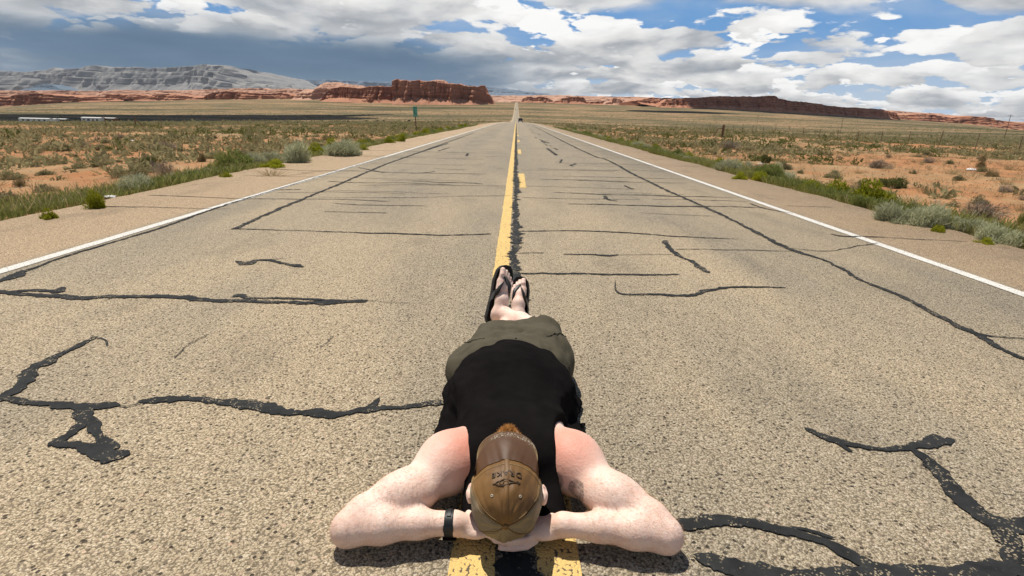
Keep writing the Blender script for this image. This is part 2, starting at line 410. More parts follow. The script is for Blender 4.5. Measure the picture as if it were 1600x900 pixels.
strip('centre_line', -0.165, -0.048, 60.0, 2050, M_YELLOW, 0.006, step=2)
y0 = 0.2
while y0 < 140:
    strip('centre_dash', 0.058, 0.178, y0, y0+2.45, M_YELLOW, 0.004, 0.006); y0 += 9.15

def ribbon(pts, widths, name='crack_seal', mat=None, dz=0.0064, rag=0.5, seed=0, res=0.010):
    p = np.array(pts, float); w = np.array(widths, float) if hasattr(widths, '__len__') else np.full(len(p), float(widths))
    X = []; Y = []; W = []
    pp = np.vstack([2*p[0]-p[1], p, 2*p[-1]-p[-2]])
    for i in range(len(p)-1):                # a smooth curve through the surveyed points
        p0, p1, p2_, p3 = pp[i:i+4]; m = int(np.clip(np.hypot(*(p2_-p1))/res, 3, 110)); t = np.linspace(0, 1, m, endpoint=(i == len(p)-2))[:, None]
        c = 0.5*((2*p1)+(-p0+p2_)*t+(2*p0-5*p1+4*p2_-p3)*t*t+(-p0+3*p1-3*p2_+p3)*t**3)
        X.append(c[:, 0]); Y.append(c[:, 1]); W.append(w[i]+(w[i+1]-w[i])*(t[:, 0]**2*(3-2*t[:, 0])))
    X = np.concatenate(X); Y = np.concatenate(Y); W = np.concatenate(W); n = len(X)
    q = np.concatenate([[0], np.cumsum(np.hypot(np.diff(X), np.diff(Y)))]); s = q
    tx = np.gradient(X); ty = np.gradient(Y); L = np.hypot(tx, ty)+1e-9; nxv = -ty/L; nyv = tx/L
    sd = seed*3.7
    wob = 0.010*fbm(q*7, sd, 0, 3, 2)
    X = X + nxv*wob; Y = Y + nyv*wob
    end = np.clip(np.minimum(q, s[-1]-q)/(W*0.8+1e-4), 0, 1)**0.5
    wl = W/2*end*(1+rag*fbm(q*16, sd+1, 0, 4, 3)+0.5*rag*fbm(q*70, sd+1, 0, 2, 3)+0.4*rag*fbm(q*3, sd+5, 0, 2, 3)); wr = W/2*end*(1+rag*fbm(q*16, sd+2, 0, 4, 7)+0.5*rag*fbm(q*70, sd+2, 0, 2, 7)+0.4*rag*fbm(q*3, sd+8, 0, 2, 3))
    wl = np.maximum(wl, 0.001); wr = np.maximum(wr, 0.001)
    z = road_z(Y)+dz
    v = np.concatenate([np.stack([X+nxv*wl, Y+nyv*wl, z-0.0010], -1), np.stack([X, Y, z], -1), np.stack([X-nxv*wr, Y-nyv*wr, z-0.0010], -1)])
    i = np.arange(n-1); f = np.concatenate([np.stack([i+n, i, i+1, i+1+n], -1), np.stack([i+2*n, i+n, i+n+1, i+1+2*n], -1)])[:, ::-1]
    return mesh_obj(name, v, f, mat or M_SEAL, road)
SEALS = [   # bearings of the sealed cracks traced on the road, and sealant width in metres
 ([(155,527),(105,550),(55,575),(38,590),(25,605),(0,622),(-40,640)], [.03,.045,.06,.07,.06,.05,.05]),
 ([(-40,622),(0,625),(60,630),(130,637),(190,634)], [.05,.04,.04,.05,.055]),
 ([(186,636),(206,634),(222,628)], .008),
 ([(216,627),(265,624),(330,627),(380,632),(420,640),(470,646),(520,650),(575,642),(620,637),(700,631),(760,628)], [.03,.045,.03,.05,.045,.05,.05,.045,.03,.035,.03]),
 ([(565,645),(580,636),(591,622)], [.03,.03,.01]),
 ([(130,636),(128,658),(112,680),(76,699)], [.05,.05,.045,.05]),
 ([(78,697),(125,696),(165,706),(206,709)], [.035,.04,.06,.06]),
 ([(132,648),(150,662),(153,684),(185,702)], [.03,.035,.035,.04]),
 ([(-30,456),(0,457),(60,462),(120,465),(250,464),(340,470),(420,472),(495,474),(576,471)], [.05,.05,.05,.06,.05,.05,.05,.06,.03]),
 ([(-30,459),(20,456),(60,455),(90,456),(98,449)], [.03,.04,.05,.06,.03]),
 ([(362,465),(375,462),(390,466),(440,466),(520,470),(572,472)], [.06,.07,.03,.03,.03,.02]),
 ([(572,471),(640,475)], .006),
 ([(366,409),(385,412),(400,407),(425,408),(450,414),(474,418)], [.07,.08,.05,.04,.05,.06]),
 ([(395,408),(420,406),(445,404)], [.02,.02,.008]),
 ([(-30,450),(0,440),(18,433),(30,426),(60,417),(100,402),(190,375),(262,353),(330,328),(420,300),(520,270),(600,246)], [.04,.05,.08,.07,.03,.025,.03,.035,.035,.03,.03,.03]),
 ([(363,359),(440,325),(530,288),(600,258),(650,240),(700,222),(740,208)], [.055,.05,.055,.06,.07,.07,.07]),
 ([(365,358),(480,361),(560,364),(640,366),(700,368),(768,366)], [.025,.02,.03,.04,.035,.03]),
 ([(808,362),(900,361),(980,364),(1060,370),(1155,374)], [.03,.03,.035,.035,.015]),
 ([(812,428),(900,428),(980,430),(1062,429)], [.03,.03,.035,.02]),
 ([(806,396),(850,396)], .015),
 ([(880,398),(920,398),(945,400),(968,399)], [.02,.025,.05,.02]), ([(968,399),(1050,398)], .01),
 ([(1055,390),(1160,391),(1245,394)], [.015,.018,.012]),
 ([(1040,376),(1046,388),(1062,400),(1085,412),(1108,427)], [.06,.05,.04,.05,.045]),
 ([(960,440),(962,452),(975,460),(1020,461),(1080,462),(1105,455),(1150,449),(1228,450)], [.008,.01,.02,.035,.045,.04,.03,.015]),
 ([(832,196),(890,226),(948,250),(985,270),(1016,285),(1042,298),(1100,323),(1170,357),(1230,388),(1290,408),(1350,440),(1400,460),(1450,487),(1520,520),(1570,548),(1640,582)], [.09,.08,.07,.07,.065,.06,.05,.05,.06,.035,.04,.035,.04,.05,.035,.03]),
 ([(1515,520),(1560,527),(1640,531)], [.03,.015,.01]),
 ([(1256,669),(1290,682),(1330,695),(1380,703),(1425,702)], [.03,.04,.035,.03,.03]),
 ([(1415,704),(1440,693),(1465,690),(1496,692)], [.03,.06,.07,.04]),
 ([(1275,678),(1310,694),(1334,707)], [.012,.015,.025]),
 ([(1408,698),(1425,705),(1450,724),(1480,757),(1510,787),(1545,815),(1600,850)], [.03,.035,.05,.045,.05,.06,.09]),
 ([(1440,725),(1500,775),(1545,806)], [.012,.02,.015]),
 ([(1550,822),(1575,850),(1590,880),(1640,920)], [.08,.06,.07,.08]),
 ([(1555,832),(1590,822),(1640,812)], [.05,.07,.08]),
 ([(1040,820),(1090,817),(1160,818),(1220,830),(1280,845),(1330,870),(1372,892)], [.05,.04,.03,.03,.03,.04,.045]),
 ([(1080,812),(1120,810),(1166,812)], [.03,.025,.02]),
 ([(1232,822),(1270,832),(1305,846)], [.006,.015,.008]),
 ([(1082,871),(1110,879),(1160,893),(1250,905),(1400,896),(1500,893),(1660,893)], [.045,.055,.06,.055,.05,.05,.06]),
 ([(1170,318),(1200,327),(1240,334)], [.03,.03,.015]),
 ([(1298,366),(1320,370),(1360,370),(1430,374),(1512,378)], [.02,.035,.035,.02,.01]),
 ([(1230,388),(1290,393),(1340,385),(1370,380)], [.012,.012,.014,.012]),
 ([(1230,322),(1300,324)], .02),
 ([(150,323),(240,324),(300,326),(360,327)], [.03,.02,.02,.012]),
 ([(400,276),(440,275),(490,270)], .02), ([(470,270),(530,266)], .02),
 ([(505,331),(606,333)], .02), ([(500,309),(640,309),(720,307),(797,306)], [.015,.02,.02,.02]), ([(430,297),(470,296)], .04),
 ([(560,290),(640,289),(790,291)], [.02,.03,.02]), ([(820,291),(900,293),(990,296)], [.02,.02,.02]), ([(815,309),(900,311),(1000,312)], [.02,.02,.02]),
 ([(1000,333),(1060,336),(1110,338)], .018), ([(640,271),(665,270),(680,268)], [.04,.06,.03]), ([(815,266),(900,267),(960,268)], .02), ([(560,262),(600,270)], .05),
 ([(945,306),(950,312),(965,315)], [.05,.05,.03]), ([(975,290),(990,296)], .05), ([(650,240),(700,224)], .08), ([(843,218),(858,224)], .1), ([(855,232),(870,243)], .1),
 ([(270,560),(300,537),(322,523)], .005), ([(500,545),(520,525)], .004), ([(140,527),(160,531),(165,542)], .008),
]
for k, (pts, w) in enumerate(SEALS):
    ribbon([ground_at(a, b)[:2] for a, b in pts], w, seed=k+1)
# the sealed seam on the centre of the road, broken and ragged
seam_y = 0.55; k = 0
while seam_y < 130:
    L = rnd.uniform(1.6, 5.0) * (1 if seam_y < 12 else 3)
    n = 8; yy = np.linspace(seam_y, seam_y+L, n)
    ribbon(np.stack([0.005+0.012*fbm(yy*0.9, 3, 0, 2, 4), yy], -1), [0.062+0.03*rnd.random() for _ in range(n)], rag=0.75, seed=100+k)
    seam_y += L*rnd.uniform(0.93, 1.02); k += 1
# fine cracks across the lanes farther off
for k in range(130):
    y = 7.5 + 95*(k/130.0)**1.6 + rnd.uniform(-.4, .4)
    side = rnd.choice((-1, 1)); a = rnd.uniform(0.2, 2.2); L = rnd.uniform(0.7, 3.0)
    x0 = side*a; x1 = side*min(3.5, a+L) if rnd.random() < .8 else side*5.0
    xx = np.linspace(x0, x1, 6); yy = y + 0.12*fbm(xx*1.5, y, 0, 3, 5)
    ribbon(np.stack([xx, yy], -1), rnd.uniform(.012, .03)*(1+y/40), seed=200+k, res=0.05)
for k in range(26):
    y = 14 + 100*(k/26.0)**1.4; x = rnd.choice((-2.6, -1.5, 1.35, 1.5, 1.25))+rnd.uniform(-.2, .2)
    yy = np.linspace(y, y+rnd.uniform(.6, 2.6), 5); ribbon(np.stack([x+0.1*fbm(yy, k, 0, 2, 3), yy], -1), rnd.uniform(.05, .09), seed=300+k, res=0.05)
# ------------------------------------------------------------------ cliffs, buttes, mountain
def rock_material(name, bands, top, streak, zscale, sand_amt=0.8, bump=1.0):
    m, T, b = new_mat(name, 0.95, 0.1)
    geo = T.new('ShaderNodeNewGeometry'); P = geo.outputs['Position']; N = geo.outputs['Normal']
    x, y, z = T.sep(P)
    nw = T.noise(T.vm('SCALE', P), 1.0, 4, 0.6); nw.node.inputs['Vector'].links[0].from_node.inputs['Scale'].default_value = 0.6/zscale
    st = T.add(T.m('DIVIDE', z, zscale), T.mul(nw, 0.9))
    f = T.noise(T.comb(T.mul(x, 0.02/zscale), T.mul(y, 0.02/zscale), T.mul(st, 1.0)), 1.6, 6, 0.68)
    c = T.ramp(T.rng(f, 0.25, 0.75, 0, 1), bands)
    vs_ = T.noise(T.vm('MULTIPLY', P, (1.6/zscale, 1.6/zscale, 0.12/zscale)), 1.0, 5, 0.65)
    c = T.mix(T.mul(T.sstep(0.50, 0.72, vs_), 0.55), c, streak)
    _, _, nz = T.sep(N)
    fl = T.sstep(0.45, 0.85, T.add(nz, T.mul(T.sub(vs_, 0.5), 0.5)))
    c = T.mix(T.mul(fl, sand_amt), c, top)
    T.put(b.inputs['Base Color'], c)
    bp = T.new('ShaderNodeBump'); bp.inputs['Strength'].default_value = bump; bp.inputs['Distance'].default_value = zscale*0.10
    T.put(bp.inputs['Height'], T.add(f, vs_)); T.put(b.inputs['Normal'], bp.outputs[0])
    return m
RED = rock_material('red_sandstone', [(0.0, (0.17, 0.062, 0.038)), (0.35, (0.29, 0.115, 0.068)), (0.6, (0.38, 0.165, 0.098)), (1.0, (0.46, 0.225, 0.14))], (0.46, 0.235, 0.145), (0.15, 0.058, 0.04), 22.0, 0.75)
PINK = rock_material('pink_slickrock', [(0.0, (0.30, 0.135, 0.085)), (0.4, (0.43, 0.225, 0.15)), (0.7, (0.50, 0.285, 0.195)), (1.0, (0.56, 0.35, 0.25))], (0.50, 0.30, 0.205), (0.24, 0.105, 0.075), 26.0, 0.8)
GREY = rock_material('grey_banded_stone', [(0.0, (0.11, 0.117, 0.13)), (0.30, (0.175, 0.176, 0.18)), (0.45, (0.275, 0.264, 0.248)), (0.55, (0.185, 0.184, 0.186)), (0.7, (0.315, 0.302, 0.28)), (1.0, (0.37, 0.352, 0.32))], (0.24, 0.232, 0.218), (0.17, 0.17, 0.18), 80.0, 0.2, 0.25)
HAZE_BLUE = rock_material('far_stone_haze_blue', [(0.0, (0.11, 0.16, 0.21)), (0.5, (0.14, 0.19, 0.25)), (1.0, (0.19, 0.23, 0.28))], (0.14, 0.18, 0.22), (0.12, 0.16, 0.2), 120.0, 0.4)  # blue of distant haze is mixed into this rock colour

def escarpment(name, crest, base, Y, depth, mat, label, cols=260, talus=0.28, steep=0.25, rough=0.16, ledges=4, seed=1, back_drop=0.5, sky_noise=0.05, ycurve=None, round_top=0.0, strata=0.22):
    """a cliff front with talus, ledges, buttresses and a top that runs back; crest and base are surveyed bearings at distance Y"""
    cp = np.array([sight(a, b, Y) for a, b in crest]); bp_ = np.array([sight(a, b, Y) for a, b in base])
    X = np.linspace(cp[0, 0], cp[-1, 0], cols)
    top = np.interp(X, cp[:, 0], cp[:, 2]); bot = np.interp(X, bp_[:, 0], bp_[:, 2])
    H = np.maximum(top-bot, 0.5); Hm = float(np.max(H))
    top = top + Hm*sky_noise*fbm(X/Hm*1.3, seed, 0, 5, seed); H = np.maximum(top-bot, 0.02*Hm)
    yoff = np.zeros_like(X) if ycurve is None else np.interp(np.linspace(0, 1, cols), *zip(*ycurve))
    yoff = yoff + Hm*0.55*fbm(X/Hm*0.55, seed+3, 0, 3, seed+5)
    s = np.concatenate([np.linspace(0, 1, 46), np.linspace(1, 2, 16)[1:], [2.15, 2.3]])
    V = np.zeros((cols, len(s), 3))
    for j, q in enumerate(s):
        if q <= 1:
            zf = q**0.9
            if zf < talus: back = -1.0*(1-zf/talus)*talus*1.5
            else:
                k = (zf-talus)/(1-talus); led = np.floor(k*ledges)/ledges; fr = k*ledges-np.floor(k*ledges)
                back = steep*(0.72*led + 0.28*(k if fr > .25 else led+fr*0.25/ledges))
                if round_top: back += round_top*max(0, k-0.45)**2*2.6
            z = bot + H*zf; y = Y + yoff + Hm*back
        elif q <= 2:
            k = q-1; z = top + H*0.02*k - H*back_drop*max(0, k-0.6)**2*2; y = Y+yoff+Hm*(steep+round_top*.8)+depth*k**1.3
        else:
            z = bot - H*0.2*(q-2)*3 - 0.1*Hm; y = Y+yoff+Hm*steep+depth*(1+0.3*(q-2))
        V[:, j, 0] = X; V[:, j, 1] = y; V[:, j, 2] = z
    # weathering: buttresses and alcoves, stronger on the cliff than on top
    f = 1.0/Hm
    wgt = np.clip(1.25-np.maximum(0, s-1)*3, 0.12, 1)*np.clip(s*4, 0.25, 1)
    Xc, Yc, Zc = V[..., 0], V[..., 1], V[..., 2]
    n1 = fbm(Xc*f*2.2, Zc*f*0.25, Yc*f*0.5, 4, seed+11); n2 = fbm(Xc*f*7, Zc*f*1.5, Yc*f*2, 4, seed+23); n3 = fbm(Xc*f*0.6, Zc*f*9, 3.3, 3, seed+31)
    V[..., 1] += Hm*rough*wgt*(1.3*n1 + 0.7*n2 + strata*n3)
    V[..., 2] += Hm*0.035*n2*np.clip(s, 0, 1)
    V[..., 0] += Hm*rough*0.25*n2*wgt
    # close both ends
    nx, ny = V.shape[:2]; idx = np.arange(nx*ny).reshape(nx, ny)
    fc = np.stack([idx[:-1, :-1], idx[1:, :-1], idx[1:, 1:], idx[:-1, 1:]], -1).reshape(-1, 4)
    vv = V.reshape(-1, 3)
    o = mesh_obj(name, vv, fc, mat, smooth=True)
    me = o.data
    bm = bmesh.new(); bm.from_mesh(me); bm.verts.ensure_lookup_table()
    for col in (0, nx-1):
        try:
            fcs = bm.faces.new([bm.verts[i] for i in (idx[col] if col else idx[col][::-1])]); fcs.material_index = 0
        except Exception: pass
    bm.to_mesh(me); bm.free()
    tag(o, label, kind='structure')
    return o
def z4(l, ox, oy, k): return [(ox+a/k, oy+b/k) for a, b in l]

escarpment('mountain', [(-330, 112), (-200, 104), (-60, 106)] + z4([(0,165),(70,158),(150,170),(280,155),(390,143),(430,148),(530,160),(680,153),(760,158),(900,155),(1000,145),(1080,142),(1130,139),(1200,141),(1290,153),(1350,185),(1450,232),(1600,258),(1720,275),(1800,300)], 0, 60, 4),
           [(-330, 150), (450, 150)], 9000, 3500, GREY, 'grey and white banded mountain range on the left skyline', cols=620, talus=0.38, steep=1.5, rough=0.20, ledges=3, seed=4, strata=0.05, sky_noise=0.02, back_drop=0.1)
escarpment('hill', z4([(120,318),(170,302),(210,290),(250,284),(290,288),(320,300),(350,318)], 0, 60, 4), [(25, 145), (95, 145)], 7000, 300, HAZE_BLUE, 'small dark haze-blue hill in front of the banded mountain', cols=60, talus=0.6, steep=1.0, rough=0.1, ledges=2, seed=9)
escarpment('far_mesa', [(410, 140), (425, 127), (445, 123.5), (470, 122), (500, 122), (520, 124), (545, 125), (600, 126), (640, 127), (700, 129), (780, 136), (860, 146)], [(400, 150), (870, 152)], 14000, 4000, HAZE_BLUE, 'long flat haze-blue mesa on the horizon beneath the storm', cols=200, talus=0.5, steep=1.2, rough=0.2, ledges=2, seed=12, sky_noise=0.02, back_drop=0.1)
# left: sandy upper tier, then the red cliffs below it
escarpment('slickrock_bench', [(-260, 141), (-100, 140), (0, 139.5), (100, 140), (175, 139), (250, 139.2), (330, 137), (350, 135.3), (388, 135), (400, 137.5), (440, 136), (470, 140), (520, 146)], [(-260, 163), (0, 160), (200, 152), (520, 158)], 2500, 900, PINK, 'pale pink slickrock bench below the grey mountain', cols=420, talus=0.25, steep=2.2, rough=0.22, ledges=4, seed=21, sky_noise=0.012, back_drop=0.2)
escarpment('red_cliff', [(-260, 151), (-100, 148), (0, 151), (6, 148.5), (20, 146.5), (50, 146), (70, 147), (88, 147.5), (112, 149.5), (122, 152), (150, 150.5), (165, 147), (190, 147), (205, 146), (225, 150), (240, 147), (258, 147), (275, 150), (320, 151), (326, 145), (350, 143), (372, 144), (395, 144.5), (420, 146), (440, 144), (455, 150), (475, 153)],
           [(-260, 175), (0, 169), (112, 164), (125, 160), (200, 157.5), (320, 158.5), (475, 158)], 2000, 500, RED, 'low broken red cliff band along the left plain', cols=520, talus=0.22, steep=0.45, rough=0.30, ledges=3, seed=27, sky_noise=0.05, back_drop=0.15)
# the big butte group beside the road
escarpment('slickrock_dome', z4([(200,228),(250,196),(300,190),(340,196),(365,163),(390,147),(430,140),(480,145),(540,158),(600,163),(625,182),(700,200),(760,240)], 400, 90, 4), [(440, 157), (600, 157)], 1880, 120, PINK, 'rounded pink sandstone dome behind the red butte', cols=200, talus=0.2, steep=0.8, rough=0.2, ledges=4, seed=33, sky_noise=0.03, round_top=0.6)
escarpment('butte', z4([(380,268),(390,240),(405,212),(440,190),(500,181),(560,179),(640,188),(700,177),(760,178),(830,180),(868,180),(872,150),(900,144),(1000,147),(1070,150),(1120,152),(1185,158),(1240,168),(1290,171),(1300,176),(1380,186),(1398,176),(1424,172),(1432,195),(1437,217),(1455,230),(1466,262),(1480,290)], 400, 90, 4),
           z4([(380,276),(500,279),(640,284),(800,294),(900,298),(1100,300),(1300,300),(1480,300)], 400, 90, 4), 1720, 190, RED, 'massive red sandstone butte with sheer walls left of the road', cols=620, talus=0.30, steep=0.20, rough=0.20, ledges=3, seed=41, sky_noise=0.025, ycurve=[(0, 60), (.2, 0), (.44, 10), (.46, -60), (.8, -40), (1, 70)])
escarpment('slickrock_cap', z4([(1070,156),(1082,144),(1105,139),(1130,137),(1165,139),(1180,143),(1192,158)], 400, 90, 4), z4([(1070,165),(1192,165)], 400, 90, 4), 1830, 60, PINK, 'small rounded rock cap on top of the butte', cols=60, talus=0.1, steep=0.6, rough=0.15, ledges=2, seed=45, round_top=0.6)
# ahead and right
escarpment('distant_pink_mesa', [(700, 148), (760, 147.5), (800, 147), (880, 146.5), (960, 148.5), (1020, 150), (1100, 152.5), (1180, 156), (1300, 164), (1420, 172), (1500, 177), (1600, 187), (1720, 197), (1900, 214)], [(700, 162), (1000, 166), (1300, 186), (1600, 208), (1900, 232)], 3600, 1800, PINK, 'long pale pink mesa running along the horizon ahead', cols=520, talus=0.45, steep=3.0, rough=0.25, ledges=3, seed=51, sky_noise=0.02, back_drop=0.1)
def small_butte(pts, base, Y, seed, lab, mat=RED):
    escarpment('small_butte', z4(pts, 780, 120, 3.81), z4(base, 780, 120, 3.81), Y, 60, mat, lab, cols=130, talus=0.38, steep=0.35, rough=0.25, ledges=3, seed=seed, sky_noise=0.05)
small_butte([(128,152),(140,128),(170,118),(190,120),(205,126),(230,120),(260,116),(285,124),(310,140),(330,152)], [(128,154),(330,157)], 2350, 61, 'twin-topped red butte just right of the far road')
small_butte([(300,145),(360,142),(372,128),(385,124),(420,122),(470,120),(482,122),(500,120),(512,135),(520,150),(620,148)], [(300,158),(620,168)], 2400, 63, 'red butte with a square tower right of the far road', RED)
small_butte([(620,165),(640,150),(672,148),(676,126),(690,123),(712,128),(722,132),(740,148),(800,152),(860,150),(960,152)], [(620,170),(960,180)], 2350, 67, 'slender red tower butte on a low bench ahead', PINK)
escarpment('lit_red_cliff', z4([(960,176),(985,150),(1010,132),(1050,128),(1090,128),(1130,138),(1180,150),(1215,170),(1240,186)], 780, 120, 3.81), z4([(960,182),(1100,190),(1240,196)], 780, 120, 3.81), 1880, 90, RED, 'sunlit red sandstone nose at the end of the dark mesa', cols=160, talus=0.35, steep=0.5, rough=0.25, ledges=4, seed=71)
escarpment('shaded_mesa', [(1000, 156), (1022, 152), (1060, 153), (1100, 151.5), (1125, 150), (1145, 151.5), (1180, 150.5), (1210, 150), (1235, 156), (1270, 161), (1300, 164), (1340, 167.5), (1380, 171.5), (1405, 177), (1425, 190)],
           [(1000, 163), (1040, 168), (1100, 171.5), (1200, 177), (1300, 184), (1400, 191), (1425, 193)], 1950, 420, RED, 'dark mesa in cloud shadow right of the road', cols=420, talus=0.35, steep=0.55, rough=0.22, ledges=4, seed=77, sky_noise=0.02, back_drop=0.2)
escarpment('right_red_cliff', [(1385, 186), (1410, 180), (1440, 178), (1470, 178.5), (1500, 184), (1520, 181), (1545, 182.5), (1570, 187), (1600, 193), (1660, 196), (1760, 208), (1900, 220)], [(1385, 191), (1440, 196), (1500, 200), (1600, 208), (1760, 220), (1900, 236)], 2450, 420, RED, 'orange red cliffs at the right edge of the plain', cols=300, talus=0.4, steep=0.8, rough=0.28, ledges=4, seed=83, sky_noise=0.03, back_drop=0.2)

# ------------------------------------------------------------------ clouds overhead (they shade parts of the plain)
CLOUD, T, b = new_mat('cloud_white', 1.0, 0.0); b.inputs['Base Color'].default_value = (0.85, 0.85, 0.85, 1)
T.put(b.inputs['Base Color'], T.mix(T.noise(T.new('ShaderNodeTexCoord').outputs['Object'], 3.0, 4, 0.6), (0.78, 0.79, 0.8), (0.9, 0.9, 0.9)))
def cloud(cx, cy, rx, ry, alt, seed, label, rot=0.0, zt=0.0):
    bm = bmesh.new(); bmesh.ops.create_icosphere(bm, subdivisions=5, radius=1.0)
    co = np.array([v.co for v in bm.verts])
    n = fbm(co[:, 0]*1.7, co[:, 1]*1.7, co[:, 2]*1.7, 4, seed)
    r = 1 + 0.30*n + 0.14*fbm(co[:, 0]*5, co[:, 1]*5, co[:, 2]*5, 3, seed+5)
    co = co*r[:, None]
    co[:, 2] = np.where(co[:, 2] < 0, co[:, 2]*0.25, co[:, 2]*0.9)
    co = co*np.array([rx, ry, min(rx, ry)*0.55])
    c, s = math.cos(rot), math.sin(rot); co[:, :2] = np.stack([co[:, 0]*c-co[:, 1]*s, co[:, 0]*s+co[:, 1]*c], -1)
    for v, q in zip(bm.verts, co): v.co = q
    o = bm_obj('cloud', bm, CLOUD, smooth=True)
    k = (alt-zt)/SUN_TO.z
    o.location = (cx+SUN_TO.x*k, cy+SUN_TO.y*k, alt)
    tag(o, label, kind='structure')
cloud(900, 2020, 360, 300, 1300, 3, 'cumulus cloud that shades the dark mesa', zt=60)
cloud(-440, 640, 330, 170, 1100, 7, 'long cumulus cloud that shades the left plain', rot=1.05)
cloud(430, 1500, 120, 75, 1050, 11, 'small cumulus cloud that shades a patch of plain')
cloud(-5800, 10500, 1000, 900, 4800, 15, 'high cumulus cloud that shades the mountain shoulder', zt=400)
# ------------------------------------------------------------------ plants
def leaf_mat(name, a, b_, c_, rough=0.8, trans=0.4):
    m = bpy.data.materials.new(name); m.use_nodes = True
    T = NT(m.node_tree); T.n.clear()
    oi = T.new('ShaderNodeObjectInfo'); geo = T.new('ShaderNodeNewGeometry')
    n = T.noise(geo.outputs['Position'], 7.0, 3, 0.6); r2 = geo.outputs['Random Per Island']
    col = T.mix(T.rng(n, 0.3, 0.7, 0, 1), a, b_)
    col = T.mix(T.mul(r2, 0.55), col, c_)
    hs = T.new('ShaderNodeHueSaturation'); T.put(hs.inputs['Color'], col); T.put(hs.inputs['Value'], T.add(0.85, T.mul(oi.outputs['Random'], 0.3)))
    d = T.new('ShaderNodeBsdfDiffuse'); t = T.new('ShaderNodeBsdfTranslucent'); mx = T.new('ShaderNodeMixShader')
    T.put(d.inputs[0], hs.outputs[0]); T.put(t.inputs[0], hs.outputs[0]); mx.inputs[0].default_value = trans
    T.l.new(d.outputs[0], mx.inputs[1]); T.l.new(t.outputs[0], mx.inputs[2])
    o = T.new('ShaderNodeOutputMaterial'); T.l.new(mx.outputs[0], o.inputs[0])
    return m
M_SAGE = leaf_mat('sage_leaves', (0.20, 0.182, 0.088), (0.285, 0.255, 0.13), (0.37, 0.325, 0.18))
M_GREEN = leaf_mat('green_leaves', (0.17, 0.205, 0.045), (0.245, 0.275, 0.075), (0.33, 0.33, 0.12))
M_YG = leaf_mat('yellow_green_leaves', (0.20, 0.22, 0.016), (0.30, 0.31, 0.024), (0.42, 0.40, 0.04))
M_PALE = leaf_mat('silver_leaves', (0.33, 0.335, 0.19), (0.46, 0.46, 0.285), (0.58, 0.565, 0.38))
M_DEAD = leaf_mat('dry_twigs', (0.21, 0.17, 0.125), (0.29, 0.24, 0.18), (0.38, 0.32, 0.245), trans=0.1)
M_STRAW = leaf_mat('straw', (0.32, 0.235, 0.115), (0.42, 0.32, 0.17), (0.50, 0.41, 0.24))
M_VERGE = leaf_mat('verge_grass', (0.18, 0.19, 0.05), (0.26, 0.265, 0.08), (0.38, 0.345, 0.14))
M_DARK = leaf_mat('dark_green_leaves', (0.085, 0.10, 0.03), (0.13, 0.14, 0.045), (0.20, 0.195, 0.075))
M_TAN = leaf_mat('tan_leaves', (0.20, 0.15, 0.07), (0.27, 0.205, 0.10), (0.33, 0.26, 0.14))

def blades(roots, tips, width, r, single=False):
    """thin bent leaves from roots to tips: 2 quads each"""
    n = len(roots); d = tips-roots; L = np.linalg.norm(d, axis=1, keepdims=True)+1e-9
    rv = r.normal(size=(n, 3)); side = np.cross(d, rv); side /= np.linalg.norm(side, axis=1, keepdims=True)+1e-9
    w = (width if hasattr(width, '__len__') else np.full(n, width))[:, None]
    if single:
        v = np.stack([roots-side*w*.4, roots+side*w*.4, tips+side*w*.3, tips-side*w*.3], 1).reshape(-1, 3); i = np.arange(n)*4
        return v, np.stack([i, i+1, i+2, i+3], -1)
    mid = roots + d*0.55 + r.normal(size=(n, 3))*L*0.07
    v = np.stack([roots-side*w*.35, roots+side*w*.35, mid+side*w*.5, mid-side*w*.5, tips+side*w*.12, tips-side*w*.12], 1).reshape(-1, 3)
    i = np.arange(n)*6
    f = np.concatenate([np.stack([i, i+1, i+2, i+3], -1), np.stack([i+3, i+2, i+4, i+5], -1)])
    return v, f
def bush_mesh(n, seed, lump=0.22, upright=0.35, leaf=0.16, width=0.035, flat=0.8, clumps=9, single=False, m=22):
    r = np.random.default_rng(seed)
    # unit bush: radius 1, height about 1; clumps give an uneven outline
    cdir = r.normal(size=(clumps, 3)); cdir[:, 2] = np.abs(cdir[:, 2])*0.9; cdir /= np.linalg.norm(cdir, axis=1, keepdims=True)
    cen = cdir*r.uniform(0.35, 0.72, size=(clumps, 1))*np.array([1, 1, flat]); rad = r.uniform(0.24, 0.46, size=clumps)
    k = r.integers(0, clumps, n)
    d = r.normal(size=(n, 3)); d /= np.linalg.norm(d, axis=1, keepdims=True); rr = r.uniform(0.55, 1.0, n)**0.5
    p = cen[k] + d*(rad[k]*rr)[:, None]*(1+lump*r.normal(size=(n, 1))*0.5)
    p[:, 2] = np.abs(p[:, 2])
    out = p*np.array([1, 1, 0.5]) ; out /= np.linalg.norm(out, axis=1, keepdims=True)+1e-6
    dirv = out*(1-upright)+np.array([0, 0, 1.0])*upright + 0.45*r.normal(size=(n, 3))
    dirv /= np.linalg.norm(dirv, axis=1, keepdims=True)
    L = leaf*r.uniform(0.6, 1.35, n)[:, None]
    a = p - dirv*L*0.5; b = p + dirv*L*0.5
    a[:, 2] = np.maximum(a[:, 2], 0.0)
    v, f = blades(a, b, width*r.uniform(.7, 1.3, n), r, single)
    # a few stems
    e = cen[r.integers(0, clumps, m)]; v2, f2 = blades(np.tile([[0, 0, -0.08]], (m, 1))+0.08*r.normal(size=(m, 3))*np.array([1, 1, 0]), e, 0.05, r, single)
    return np.concatenate([v, v2]), np.concatenate([f, f2+len(v)])
